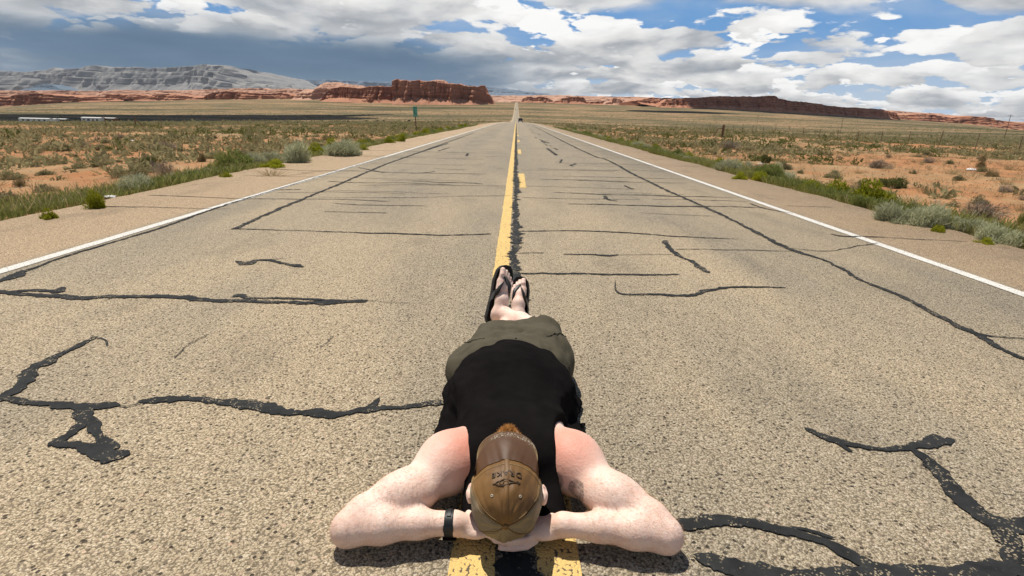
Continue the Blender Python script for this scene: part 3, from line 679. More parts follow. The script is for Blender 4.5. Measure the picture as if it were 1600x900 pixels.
def tuft_mesh(n, seed, spread=0.55, width=0.03, single=False):
    r = np.random.default_rng(seed)
    a = np.concatenate([0.30*r.normal(size=(n, 2)), np.zeros((n, 1))-0.04], 1); ang = r.uniform(0, 6.283, n); sp = spread*np.abs(r.normal(size=n))
    b = a + np.stack([np.cos(ang)*sp, np.sin(ang)*sp, r.uniform(.45, 1.05, n)], 1) + a*np.array([1.2, 1.2, 0])
    return blades(a, b, width*r.uniform(.6, 1.3, n), r, single)
def mk(name, vf, mat):
    o = mesh_obj(name, vf[0], vf[1], mat, link=False); return o.data
MESHES = {}
def bank(key, mat, n, count=3, **k):
    MESHES[key] = [mk(key, bush_mesh(n, 100+hash_s(key)+i*7, **k), mat) for i in range(count)]
def hash_s(s): return sum(ord(c)*(i+3) for i, c in enumerate(s)) % 500
bank('sage', M_SAGE, 1500, 4); bank('green', M_GREEN, 2200, 2, upright=0.7, leaf=0.30, width=0.022); bank('yg', M_YG, 1900, 3, flat=0.95, leaf=0.16, width=0.045, upright=0.6)
bank('pale', M_PALE, 2600, 3, upright=0.65, leaf=0.30, width=0.022, clumps=12); bank('dead', M_DEAD, 1100, 2, leaf=0.3, width=0.016, upright=0.2); bank('dark', M_DARK, 1900, 2, leaf=0.22, width=0.035, upright=0.55)
bank('tan', M_TAN, 1200, 2, upright=0.8, leaf=0.28, width=0.025)
MESHES['straw'] = [mk('straw', tuft_mesh(170, 900+i), M_STRAW) for i in range(3)]
NAMES = dict(sage='sagebrush', green='green_shrub', yg='rabbitbrush', pale='silver_sagebrush', dead='dry_shrub', dark='dark_shrub', tan='tan_shrub', straw='grass_tuft')
TAKEN = []
def plant(key, x, y, w, h, label, group=None, cat='shrub', var=None):
    me = MESHES[key][(var if var is not None else rnd.randrange(99)) % len(MESHES[key])]
    o = bpy.data.objects.new(NAMES[key], me); COL.objects.link(o)
    o.location = (x, y, float(terrain_z(x, y))-0.02); o.scale = (w/1.75, w/1.75*rnd.uniform(.85, 1.1), h/0.95); o.rotation_euler = (0, 0, rnd.uniform(0, 6.28))
    TAKEN.append((x, y, w/2))
    return tag(o, label, cat, group)
def seen_plant(key, px, py, wpx, hpx, label, zg=-0.2, group=None):
    """a shrub surveyed on the photo by the foot of its crown"""
    for _ in range(4):
        g = ground_at(px, py, zg); zg = float(terrain_z(g[0], g[1]))
    zc = (g-CAM) @ _f
    return plant(key, g[0], g[1], wpx*zc/FPX, hpx*zc/FPX*1.02, label, group)
PL = [
 ('yg',150,325,32,30,'bright yellow-green bush standing alone at the left pavement edge'),
 ('yg',75,342,27,22,'small yellow-green bush on the left verge nearest the camera'),
 ('pale',214,298,66,32,'pale silver-green sagebrush behind the lone yellow-green bush'),
 ('sage',203,275,46,24,'dark grey-green domed sagebrush just behind the pale silver one'),
 ('sage',20,280,38,21,'grey-green sagebrush on bare orange soil at the left edge'),
 ('green',370,264,64,34,'large tall green grassy shrub on the left verge'),
 ('green',330,268,26,16,'low green shrub left of the tall grassy one'),
 ('yg',352,277,22,11,'low yellow-green bush below the tall green grassy shrub'),
 ('yg',425,262,42,13,'wide flat yellow-green bush at the left pavement edge'),
 ('pale',461,254,58,36,'big pale silver sagebrush on the left verge'),
 ('pale',425,254,34,20,'smaller silver sagebrush joined to the big pale one'),
 ('pale',540,243,66,28,'long pale sagebrush clump left of the road'),
 ('yg',515,242,15,9,'tiny yellow bush at the foot of the long pale sagebrush'),
 ('yg',568,234,17,10,'round yellow-green bush on the verge before the mile marker'),
 ('yg',607,224,20,13,'yellow-green bush left of the pair nearest the mile marker'),
 ('yg',627,221,16,12,'yellow-green bush in front of the mile marker post, left one'),
 ('yg',653,213,22,9,'yellow-green bush at the foot of the mile marker post'),
 ('yg',668,209,12,8,'yellow-green bush just beyond the mile marker'),
 ('tan',316,252,15,19,'narrow upright tan shrub on bare orange soil'),
 ('dead',238,262,17,14,'dark dry shrub right of the grey-green dome'),
 ('dead',258,233,42,14,'wide grey dry brush clump on the left plain'),
 ('sage',225,233,15,12,'small round sagebrush left of the grey dry brush clump'),
 ('sage',125,262,26,15,'sagebrush on bare soil in the left middle ground'),
 ('sage',92,255,26,11,'flat sagebrush left of the one in the middle ground'),
 ('sage',73,272,28,12,'low spread sagebrush between two bare patches on the left'),
 ('sage',283,236,16,13,'upright sagebrush right of the grey dry brush clump'),
 ('sage',312,222,22,9,'sagebrush near the wire fence on the left'),
 ('sage',395,218,36,14,'sagebrush clump by the left wire fence'),
 ('sage',55,222,25,12,'green-tinged sagebrush on the far left plain'),
 ('dark',262,284,20,13,'dark green weed clump in the left verge'),
 ('yg',1155,280,22,12,'round yellow-green bush on the right verge, farther of two'),
 ('yg',1186,282,32,15,'wide yellow-green bush on the right verge, nearer of two'),
 ('dark',1196,254,17,17,'dark green upright bush right of the road'),
 ('pale',1211,270,28,19,'round pale sagebrush behind the two yellow-green bushes'),
 ('pale',1140,268,44,22,'silver sagebrush beside the right pavement edge'),
 ('pale',1170,264,20,14,'small silver sagebrush next to the round pale one'),
 ('dead',1141,232,34,15,'grey dry shrub below the wooden fence post'),
 ('yg',1300,303,36,17,'yellow-green bush in the right verge'),
 ('green',1262,296,36,14,'green shrub left of the yellow-green one in the right verge'),
 ('green',1340,322,40,20,'dense green shrub low on the right verge'),
 ('dark',1393,292,46,21,'large dark green bush on the right plain'),
 ('pale',1400,345,70,32,'pale feathery sagebrush at the right pavement edge, far one'),
 ('pale',1445,352,74,38,'tallest pale feathery sagebrush at the right pavement edge'),
 ('pale',1500,362,66,30,'pale feathery sagebrush at the right pavement edge, near one'),
 ('yg',1465,362,24,14,'little yellow-green sprout among the pale feathery sagebrush'),
 ('yg',1536,380,26,12,'low yellow-green sprout near the right frame edge'),
 ('pale',1560,380,70,34,'silver sagebrush beside the right frame edge'),
 ('green',1596,352,22,24,'upright green shrub at the right frame edge'),
 ('sage',1497,282,20,13,'round sagebrush on bare soil right of the dark green bush'),
 ('dead',1372,262,34,16,'grey dry brush behind the large dark green bush'),
 ('sage',1425,273,10,8,'small round sagebrush beside the large dark green bush'),
 ('dead',1575,300,30,14,'brown dry brush at the far right of the plain'),
]
for q in PL: seen_plant(*q)

def free(x, y, w):
    return all((x-a)**2+(y-b)**2 > (0.55*(w/2+r))**2 for a, b, r in TAKEN[:60])
# verge shrubs that line the pavement, then the shrubs of the plain
def scatter(n, gen, key_w, label_of, wr, hr):
    done = 0; tries = 0
    while done < n and tries < n*30:
        tries += 1
        x, y = gen()
        key = rnd.choices([k for k, _ in key_w], [w for _, w in key_w])[0]
        w = rnd.uniform(*wr)*(0.55 if key == 'straw' else 1); h = w*rnd.uniform(*hr)
        if not free(x, y, w): continue
        side = 'left' if x < 0 else 'right'
        lab, grp = label_of(key, side, x, y, w); plant(key, x, y, w, h, lab, grp, 'grass' if key == 'straw' else 'shrub'); done += 1
WORD = dict(sage='grey-green sagebrush', green='green shrub', yg='yellow-green rabbitbrush', pale='silver sagebrush', dead='dry grey shrub', dark='dark green shrub', tan='tan shrub', straw='straw-coloured grass tuft')
SHORT = ['lone yellow-green bush', 'nearest small yellow-green bush', 'pale silver sagebrush', 'grey-green dome', 'left-edge sagebrush', 'tall green grassy shrub', 'low green shrub', 'low yellow-green bush', 'flat yellow-green bush', 'big pale sagebrush', 'smaller silver sagebrush', 'long pale sagebrush clump', 'tiny yellow bush', 'round yellow-green bush', 'yellow-green pair', 'yellow-green bush before the mile marker', 'mile marker', 'bush beyond the mile marker', 'upright tan shrub', 'dark dry shrub', 'grey dry brush clump', 'small round sagebrush', 'middle-ground sagebrush', 'flat sagebrush', 'low spread sagebrush', 'upright sagebrush', 'fence-side sagebrush', 'left fence', 'far left sagebrush', 'dark weed clump',
 'farther yellow-green pair bush', 'nearer yellow-green pair bush', 'dark green upright bush', 'round pale sagebrush', 'pavement-side silver sagebrush', 'small silver sagebrush', 'wooden post', 'yellow-green verge bush', 'green verge shrub', 'dense green shrub', 'large dark green bush', 'far feathery sagebrush', 'tallest feathery sagebrush', 'near feathery sagebrush', 'yellow-green sprout', 'low frame-edge sprout', 'frame-edge silver sagebrush', 'frame-edge green shrub', 'bare-soil round sagebrush', 'right grey dry brush', 'tiny right sagebrush', 'brown dry brush']
MARKS = [(n_, q[1], q[2], q[1] < 800) for n_, q in zip(SHORT, PL)]
USED = set()
def photo_px(x, y, z):
    v = np.array([x, y, z])-CAM; k = v @ _f; return 800+FPX*(v @ _R)/k, 450-FPX*(v @ _U)/k
def lab_of(k, s, x, y, w, place, grp):
    px, py = photo_px(x, y, float(terrain_z(x, y)))
    cand = sorted([m_ for m_ in MARKS if m_[3] == (s == 'left')], key=lambda m_: (m_[1]-px)**2+(3*(m_[2]-py))**2)
    size_ = 'tiny' if w < .32 else 'small' if w < .48 else 'medium' if w < .66 else 'large'
    for m_ in cand[:7]:
        dx, dy = px-m_[1], 3*(py-m_[2])
        rel = ('left of' if dx < 0 else 'right of') if abs(dx) > abs(dy) else ('behind' if dy < 0 else 'in front of')
        for far in ('just ', '', 'well '):
            if (far == 'just ') != (math.hypot(dx, dy) < 40) or (far == 'well ') != (math.hypot(dx, dy) > 110): continue
            lab = '%s %s %s, %s%s the %s' % (size_, WORD[k], place, far, rel, m_[0])
            if lab not in USED: USED.add(lab); return lab, grp
    return '%s %s %s on the %s, among its like' % (size_, WORD[k], place, s), grp
def lab_verge(k, s, x, y, w): return lab_of(k, s, x, y, w, 'on the verge', '%s verge %s' % (s, WORD[k]))
def lab_plain(k, s, x, y, w): return lab_of(k, s, x, y, w, 'on the plain', '%s plain %s' % (s, WORD[k]))
def verge_pos():
    s = rnd.choice((-1, 1)); y = 13+60*rnd.random()**1.4 if s < 0 else 9+60*rnd.random()**1.4
    return (-5.75-abs(rnd.gauss(0, .45)) if s < 0 else 5.5+abs(rnd.gauss(0, .45))), y
scatter(110, verge_pos, [('pale', 3), ('yg', 5), ('green', 4)], lab_verge, (0.30, 0.75), (0.38, 0.65))
def plain_pos():
    while True:
        y = 6.5+34*rnd.random()**0.8; t = rnd.uniform(-1.02, 1.0); x = t*(y+1)
        if (x < -7.2 or x > 7.0): return x, y
scatter(235, plain_pos, [('sage', 6), ('dead', 2), ('straw', 5), ('tan', 1.2), ('dark', .6)], lab_plain, (0.22, 0.68), (0.45, 0.75))

# ---- the uncountable rest
def low_bush(n, seed):
    return bush_mesh(n, seed, leaf=0.36, width=0.19, clumps=6, upright=0.35, single=True, m=3)
def merge_scatter(name, xs, ys, ws, hs, protos, mat, label):
    V = []; F = []; off = 0
    zs = terrain_z(xs, ys); ang = rng.uniform(0, 6.283, len(xs)); pk = rng.integers(0, len(protos), len(xs))
    for k, (pv, pf) in enumerate(protos):
        I = np.where(pk == k)[0]
        if not len(I): continue
        c, s = np.cos(ang[I])[:, None], np.sin(ang[I])[:, None]
        x = (pv[None, :, 0]*c - pv[None, :, 1]*s)*ws[I][:, None]/1.75 + xs[I][:, None]; y = (pv[None, :, 0]*s + pv[None, :, 1]*c)*ws[I][:, None]/1.75 + ys[I][:, None]
        z = pv[None, :, 2]*hs[I][:, None]/0.95 + zs[I][:, None]-0.02
        V.append(np.stack([x, y, z], -1).reshape(-1, 3)); F.append((pf[None]+(np.arange(len(I))*len(pv))[:, None, None]).reshape(-1, 4)+off); off += len(I)*len(pv)
    o = mesh_obj(name, np.concatenate(V), np.concatenate(F), mat)
    return tag(o, label, kind='stuff')
def field(n, ymin, ymax, pw, seed, patch=0.0, bias=0.0):
    r = np.random.default_rng(seed); y = ymin+(ymax-ymin)*r.random(n)**pw; t = r.uniform(-1.4, 1.35, n); x = t*(y+2)
    k = (x < -8.5) | (x > 8.5)
    if patch:
        k &= fbm(x*0.09, y*0.05, 0, 3, seed) > bias + patch*r.normal(0.0, 0.6, n)
    return x[k], y[k], r
def size(r, n, a, b): return r.uniform(a, b, n)
x, y, r = field(27000, 12, 130, 0.66, 1, 0.3, -0.35); w = size(r, len(x), .30, 1.05); merge_scatter('sagebrush_field', x, y, w, w*size(r, len(x), .4, .7), [low_bush(22, 40+i) for i in range(5)], M_SAGE, 'dense cover of grey-green sagebrush across the plain')
x, y, r = field(5500, 20, 110, 0.66, 2, 0.3, -0.15); w = size(r, len(x), .3, 1.0); merge_scatter('green_brush_field', x, y, w, w*size(r, len(x), .4, .7), [low_bush(22, 60+i) for i in range(4)], M_DARK, 'dark green brush mixed through the sagebrush plain')
x, y, r = field(17000, 120, 520, 0.7, 3); w = size(r, len(x), .7, 2.2); merge_scatter('far_sagebrush', x, y, w, w*size(r, len(x), .35, .6), [low_bush(11, 70+i) for i in range(4)], M_SAGE, 'far-off sagebrush that reads as one mottled cover')
x, y, r = field(26000, 5.5, 80, 0.8, 4, 0.3, -0.4); w = size(r, len(x), .08, .30); merge_scatter('dry_grass', x, y, w, w*size(r, len(x), .35, .7), [tuft_mesh(10, 80+i, 0.8, 0.07, True) for i in range(5)], M_STRAW, 'dry straw grass between the shrubs')
x, y, r = field(16000, 5.5, 50, 0.85, 5, 0.05); w = size(r, len(x), .04, .17); merge_scatter('dead_twig_litter', x, y, w, w*size(r, len(x), .3, .6), [low_bush(10, 90+i) for i in range(4)], M_DEAD, 'small dry twigs and clods on the bare soil')
x, y, r = field(15000, 480, 1500, 0.75, 6); w = size(r, len(x), 1.2, 4.2); merge_scatter('scrub_specks', x, y, w, w*size(r, len(x), .25, .5), [low_bush(8, 110+i) for i in range(4)], M_DARK, 'scattered dark scrub on the far plain')
def verge(seed, n, mat, name, label, spread, hmin, hmax, wid, ymax=80, inner=0.0):
    r = np.random.default_rng(seed); s = np.where(r.random(n) < .5, -1, 1); y = 3.2+(ymax-3.2)*r.random(n)**1.9
    off = inner+np.abs(r.normal(0, spread, n))
    k = fbm(y*0.5, s*3, off*1.2, 3, seed) > -0.35-0.6*r.random(n)
    s, y, off = s[k], y[k], off[k]; n = len(y)
    x = np.where(s < 0, ROAD_L-0.02-off, ROAD_R+0.02+off)
    g = 0.10*fbm(y*0.25, 2+3*(s > 0), 0, 2, 5)
    base = np.stack([x, y, terrain_z(x, y)-0.03], -1)
    h = r.uniform(hmin, hmax, n)*(1+0.5*fbm(y*0.9, x*0.9, 0, 2, seed+4)); a = r.uniform(0, 6.28, n)
    lean = r.uniform(.2, 1.1, n); tip = base+np.stack([np.cos(a)*h*lean, np.sin(a)*h*lean, h+0.03], -1)
    v, f = blades(base, tip, wid*(1+y/18), r, True)
    tag(mesh_obj(name, v, f, mat), label, kind='stuff')
verge(7, 90000, M_VERGE, 'verge_grass', 'green-grey grass and weeds along both pavement edges', 0.85, .03, .12, 0.008)
verge(8, 9000, M_STRAW, 'verge_straw', 'dry straw stalks along both pavement edges', 1.1, .05, .16, 0.005)
verge(9, 70000, M_GREEN, 'verge_weeds', 'fresh green weeds hugging the pavement edges', 0.75, .03, .12, 0.010, inner=0.02)
verge(10, 12000, M_PALE, 'verge_sage_sprigs', 'pale sage sprigs among the verge grass', 1.2, .04, .13, 0.008, inner=0.2)
# ------------------------------------------------------------------ roadside things
M_TEAL = plain_mat('faded_green_sheet', (0.10, 0.36, 0.27), 0.5, 0.4, 0.10, 5)
M_TEALD = plain_mat('dark_green_print', (0.03, 0.20, 0.17), 0.5, 0.4, 0.10, 5)
M_WOOD = plain_mat('weathered_wood', (0.16, 0.105, 0.065), 0.9, 0.2, 0.3, 12, bump=0.4)
M_STEEL = plain_mat('rusty_steel', (0.17, 0.105, 0.07), 0.7, 0.3, 0.3, 20)
M_WIRE = plain_mat('fence_wire', (0.20, 0.17, 0.14), 0.6, 0.4)
def gz(x, y): return float(terrain_z(x, y))
def at_depth(px, Y):
    p = sight(px, 184+(px-806)*0.0244, Y); return float(p[0])
# mile marker
Y = 54.0; X = at_depth(649, Y); mk_ = empty('mile_marker', (X, Y, gz(X, Y)))
bm = bmesh.new(); add_box(bm, Vector((0.03, 0, 0.68)), (0.09, 0.05, 1.62), rot=Matrix.Rotation(D(-2) if 'D' in globals() else math.radians(-2), 3, 'Y')); bm_obj('post', bm, M_STEEL, mk_)
bm = bmesh.new(); add_box(bm, Vector((0, -0.04, 1.78)), (0.40, 0.012, 0.92), rot=Matrix.Rotation(math.radians(-3), 3, 'Y'), bevel=0.004); pl_ = bm_obj('plate', bm, M_TEAL, mk_)
for c, s_ in (((0.0, -0.05, 2.13), (0.30, 0.004, 0.07)), ((-0.06, -0.05, 1.78), (0.07, 0.004, 0.42)), ((0.03, -0.05, 1.60), (0.14, 0.004, 0.06))):
    bm = bmesh.new(); add_box(bm, Vector(c), s_, rot=Matrix.Rotation(math.radians(-3), 3, 'Y')); bm_obj('print', bm, M_TEALD, pl_)
tag(mk_, 'green mile marker sign on a dark post left of the road', 'sign')
# wooden corner post on the right
Y = 66.0; X = at_depth(1131, Y); wp_ = empty('wooden_post', (X, Y, gz(X, Y)))
bm = bmesh.new(); add_tube(bm, [(0, 0, -0.2), (0.02, 0, 0.6), (0.01, 0.01, 1.25), (0.05, 0, 1.42)], [0.15, 0.14, 0.125, 0.09], 9); bm_obj('post', bm, M_WOOD, wp_)
bm = bmesh.new(); add_tube(bm, [(-0.02, 0, 1.0), (-0.5, 0.1, 0.95), (-1.0, 0.2, 0.0)], [0.06, 0.055, 0.06], 7); bm_obj('brace', bm, M_WOOD, wp_)
tag(wp_, 'thick weathered wooden post standing on the right plain', 'post')
# wire fences
def fence(name, pts, step, h, label, wood_every=0, brace_at=None):
    root = empty(name, (pts[0][0], pts[0][1], 0)); inv = Matrix.Translation((-pts[0][0], -pts[0][1], 0))
    P = np.array(pts, float); s = np.concatenate([[0], np.cumsum(np.hypot(*np.diff(P, axis=0).T))]); n = int(s[-1]/step)
    q = np.linspace(0, s[-1], n+1); xs = np.interp(q, s, P[:, 0]); ys = np.interp(q, s, P[:, 1]); zs = terrain_z(xs, ys)
    bm = bmesh.new(); add_tube(bm, [(0, 0, -0.2), (0, 0, h)], 0.03, 6); thin = bm_obj('post', bm, M_STEEL, root)
    tm_ = thin.data; bpy.data.objects.remove(thin)
    for i, (x, y, z) in enumerate(zip(xs, ys, zs)):
        o = bpy.data.objects.new('post', tm_); COL.objects.link(o); o.parent = root; o.matrix_parent_inverse = inv
        o.location = (x, y, z); o.rotation_euler = (rnd.uniform(-.05, .05), rnd.uniform(-.06, .06), 0)
        k = 1+rnd.uniform(-.08, .1); wd = 1.8 if brace_at is not None and i == brace_at else 1.0; o.scale = (wd, wd, k)
        if brace_at is not None and i == brace_at:
            bm = bmesh.new(); add_tube(bm, [(x, y, z+h*0.8), (x+1.1, y+0.1, z-0.05)], 0.06, 6); b_ = bm_obj('brace', bm, M_WOOD, root); b_.matrix_parent_inverse = inv
    for lv in (0.35, 0.7, 1.05):
        bm = bmesh.new(); add_tube(bm, [(x, y, z+lv*h/1.2) for x, y, z in zip(xs, ys, zs)], 0.005, 4); b_ = bm_obj('wire', bm, M_WIRE, root); b_.matrix_parent_inverse = inv
    return tag(root, label, 'fence')
fence('wire_fence', [(-42, 58.5), (-42, 64), (-41, 150)], 4.4, 1.25, 'wire fence with thin steel posts on the left plain', brace_at=1)
fence('wire_fence', [(39, 40), (39, 70), (39, 120)], 4.15, 1.25, 'wire fence with thin steel posts on the right plain')
# utility poles far right
for px, ytop, ybase, Y, lb in ((1573, 184, 219, 190, 'nearest utility pole at the far right'), (1315, 175, 197, 330, 'middle utility pole in front of the dark mesa'), (1183, 173, 195, 450, 'farthest utility pole near the left end of the dark mesa')):
    X = at_depth(px, Y); z0 = gz(X, Y); h = (ybase-ytop)*Y/FPX; root = empty('utility_pole', (X, Y, z0))
    bm = bmesh.new(); add_tube(bm, [(0, 0, -0.4), (0, 0, h)], [0.11, 0.07], 8); bm_obj('pole', bm, M_WOOD, root)
    bm = bmesh.new(); add_box(bm, Vector((0, 0, h-0.5)), (1.6, 0.06, 0.08)); bm_obj('crossarm', bm, M_WOOD, root)
    for q in (-.75, 0.35, .75):
        bm = bmesh.new(); add_tube(bm, [(q, 0, h-0.44), (q, 0, h-0.25)], [0.05, 0.04], 6); bm_obj('insulator', bm, M_WIRE, root)
    tag(root, lb, 'utility pole', 'utility poles')
# mobile homes
M_SIDING = plain_mat('white_siding', (0.70, 0.69, 0.66), 0.6, 0.3, 0.08, 1.0); M_ROOF = plain_mat('pale_roof', (0.62, 0.60, 0.56), 0.6, 0.3, 0.08, 1.0)
M_GLASS = plain_mat('dark_window', (0.05, 0.07, 0.09), 0.15, 0.5); M_BROWN = plain_mat('brown_shed_wall', (0.19, 0.10, 0.065), 0.9, 0.2, 0.2, 1.0); M_SHED = plain_mat('dark_shed', (0.11, 0.09, 0.075), 0.9, 0.2, 0.2, 1.0)
def home(px, Y, w, dpt, h, wins, label, rot=0.0, name='mobile_home', wall=None, pitch=0.35, z_up=0.0):
    X = at_depth(px, Y); root = empty(name, (X, Y, gz(X, Y)), rot)
    bm = bmesh.new(); add_box(bm, Vector((0, 0, h/2+0.2)), (w, dpt, h-0.2)); bm_obj('wall', bm, wall or M_SIDING, root)
    bm = bmesh.new(); add_box(bm, Vector((0, 0, 0.14)), (w-0.3, dpt-0.3, 0.5)); bm_obj('skirting', bm, M_SHED, root)
    bm = bmesh.new(); vs_ = [bm.verts.new(v) for v in ((-w/2-.2, -dpt/2-.2, h+0.1), (w/2+.2, -dpt/2-.2, h+.1), (w/2+.2, dpt/2+.2, h+.1), (-w/2-.2, dpt/2+.2, h+.1), (-w/2-.2, 0, h+.1+pitch), (w/2+.2, 0, h+.1+pitch))]
    for f_ in ((0, 1, 5, 4), (2, 3, 4, 5), (0, 4, 3), (1, 2, 5), (0, 3, 2, 1)): bm.faces.new([vs_[i] for i in f_])
    bm_obj('roof', bm, M_ROOF, root)
    for wx, ww_, hh, zz, kind in wins:
        bm = bmesh.new(); add_box(bm, Vector((wx, -dpt/2-0.02, zz)), (ww_, 0.06, hh)); o = bm_obj(kind, bm, M_GLASS if kind == 'window' else M_BROWN, root)
        bm = bmesh.new()
        for dx in (-1, 1): add_box(bm, Vector((wx+dx*(ww_/2+.04), -dpt/2-0.03, zz)), (0.08, 0.09, hh+.16))
        for dz in (-1, 1): add_box(bm, Vector((wx, -dpt/2-0.034, zz+dz*(hh/2+.04))), (ww_-.004, 0.09, 0.08))
        bm_obj('frame', bm, M_ROOF, o)
    return tag(root, label, 'mobile home' if name == 'mobile_home' else 'shed', None)
home(52, 345, 17.0, 4.5, 2.5, [(-6, 1.2, .9, 1.6, 'window'), (-3, 1.4, .9, 1.6, 'window'), (0.4, 1.0, 1.9, 1.2, 'door'), (3.2, 1.2, .9, 1.6, 'window'), (6.2, 1.2, .9, 1.6, 'window')], 'long white mobile home at the far left of the plain', 0.06)
home(78, 352, 5.6, 4.0, 2.2, [(-1.2, 1.0, .8, 1.5, 'window'), (1.2, .9, 1.8, 1.1, 'door')], 'small white annex beside the long mobile home', 0.0)
home(93, 356, 6.5, 4.0, 2.2, [(0.5, 1.6, 1.6, 1.0, 'door')], 'dark brown shed between the two mobile homes', 0.0, 'shed', M_SHED)
home(142, 340, 11.0, 4.5, 2.7, [(-3.8, 1.1, 1.0, 1.6, 'window'), (-1.2, 1.6, 1.0, 1.6, 'window'), (1.4, 1.0, 1.9, 1.2, 'door'), (3.8, 1.1, 1.0, 1.6, 'window')], 'white mobile home with windows right of the long one', 0.02)
home(167, 344, 8.6, 4.0, 2.5, [(2.0, 1.6, 1.4, 1.3, 'window')], 'red-brown shed joined to the right mobile home', 0.0, 'shed', M_BROWN)
# cattle
M_HIDE = plain_mat('black_hide', (0.018, 0.014, 0.012), 0.8, 0.3, 0.3, 3)
def cow_mesh():
    C = Field((-1.5, -0.5, -0.05), (1.6, 0.5, 1.75), 0.045)
    C.chain([((-0.75, 0, 1.05), 0.30), ((-0.1, 0, 1.0), 0.36), ((0.55, 0, 1.03), 0.32)], 0.1); C.ell((-0.1, 0, 0.88), (0.6, 0.33, 0.30), 0.1)
    C.chain([((0.62, 0, 1.12), 0.22), ((1.0, 0, 1.0), 0.15), ((1.12, 0, 0.92), 0.14)], 0.08); C.cone((1.12, 0, 0.95), (1.36, 0, 0.72), 0.13, 0.075, 0.05)
    for s in (-1, 1):
        C.cone((1.05, s*0.10, 1.06), (1.02, s*0.27, 1.10), 0.05, 0.03, 0.03)
        C.chain([((0.52, s*0.17, 0.85), 0.13), ((0.55, s*0.17, 0.45), 0.065), ((0.52, s*0.17, 0.03), 0.06)], 0.05)
        C.chain([((-0.78, s*0.17, 0.90), 0.17), ((-0.68, s*0.17, 0.62), 0.10), ((-0.86, s*0.17, 0.40), 0.062), ((-0.80, s*0.17, 0.03), 0.06)], 0.05)
    C.chain([((-1.05, 0, 1.15), 0.045), ((-1.14, 0, 0.8), 0.035), ((-1.12, 0, 0.45), 0.05)], 0.03)
    return C
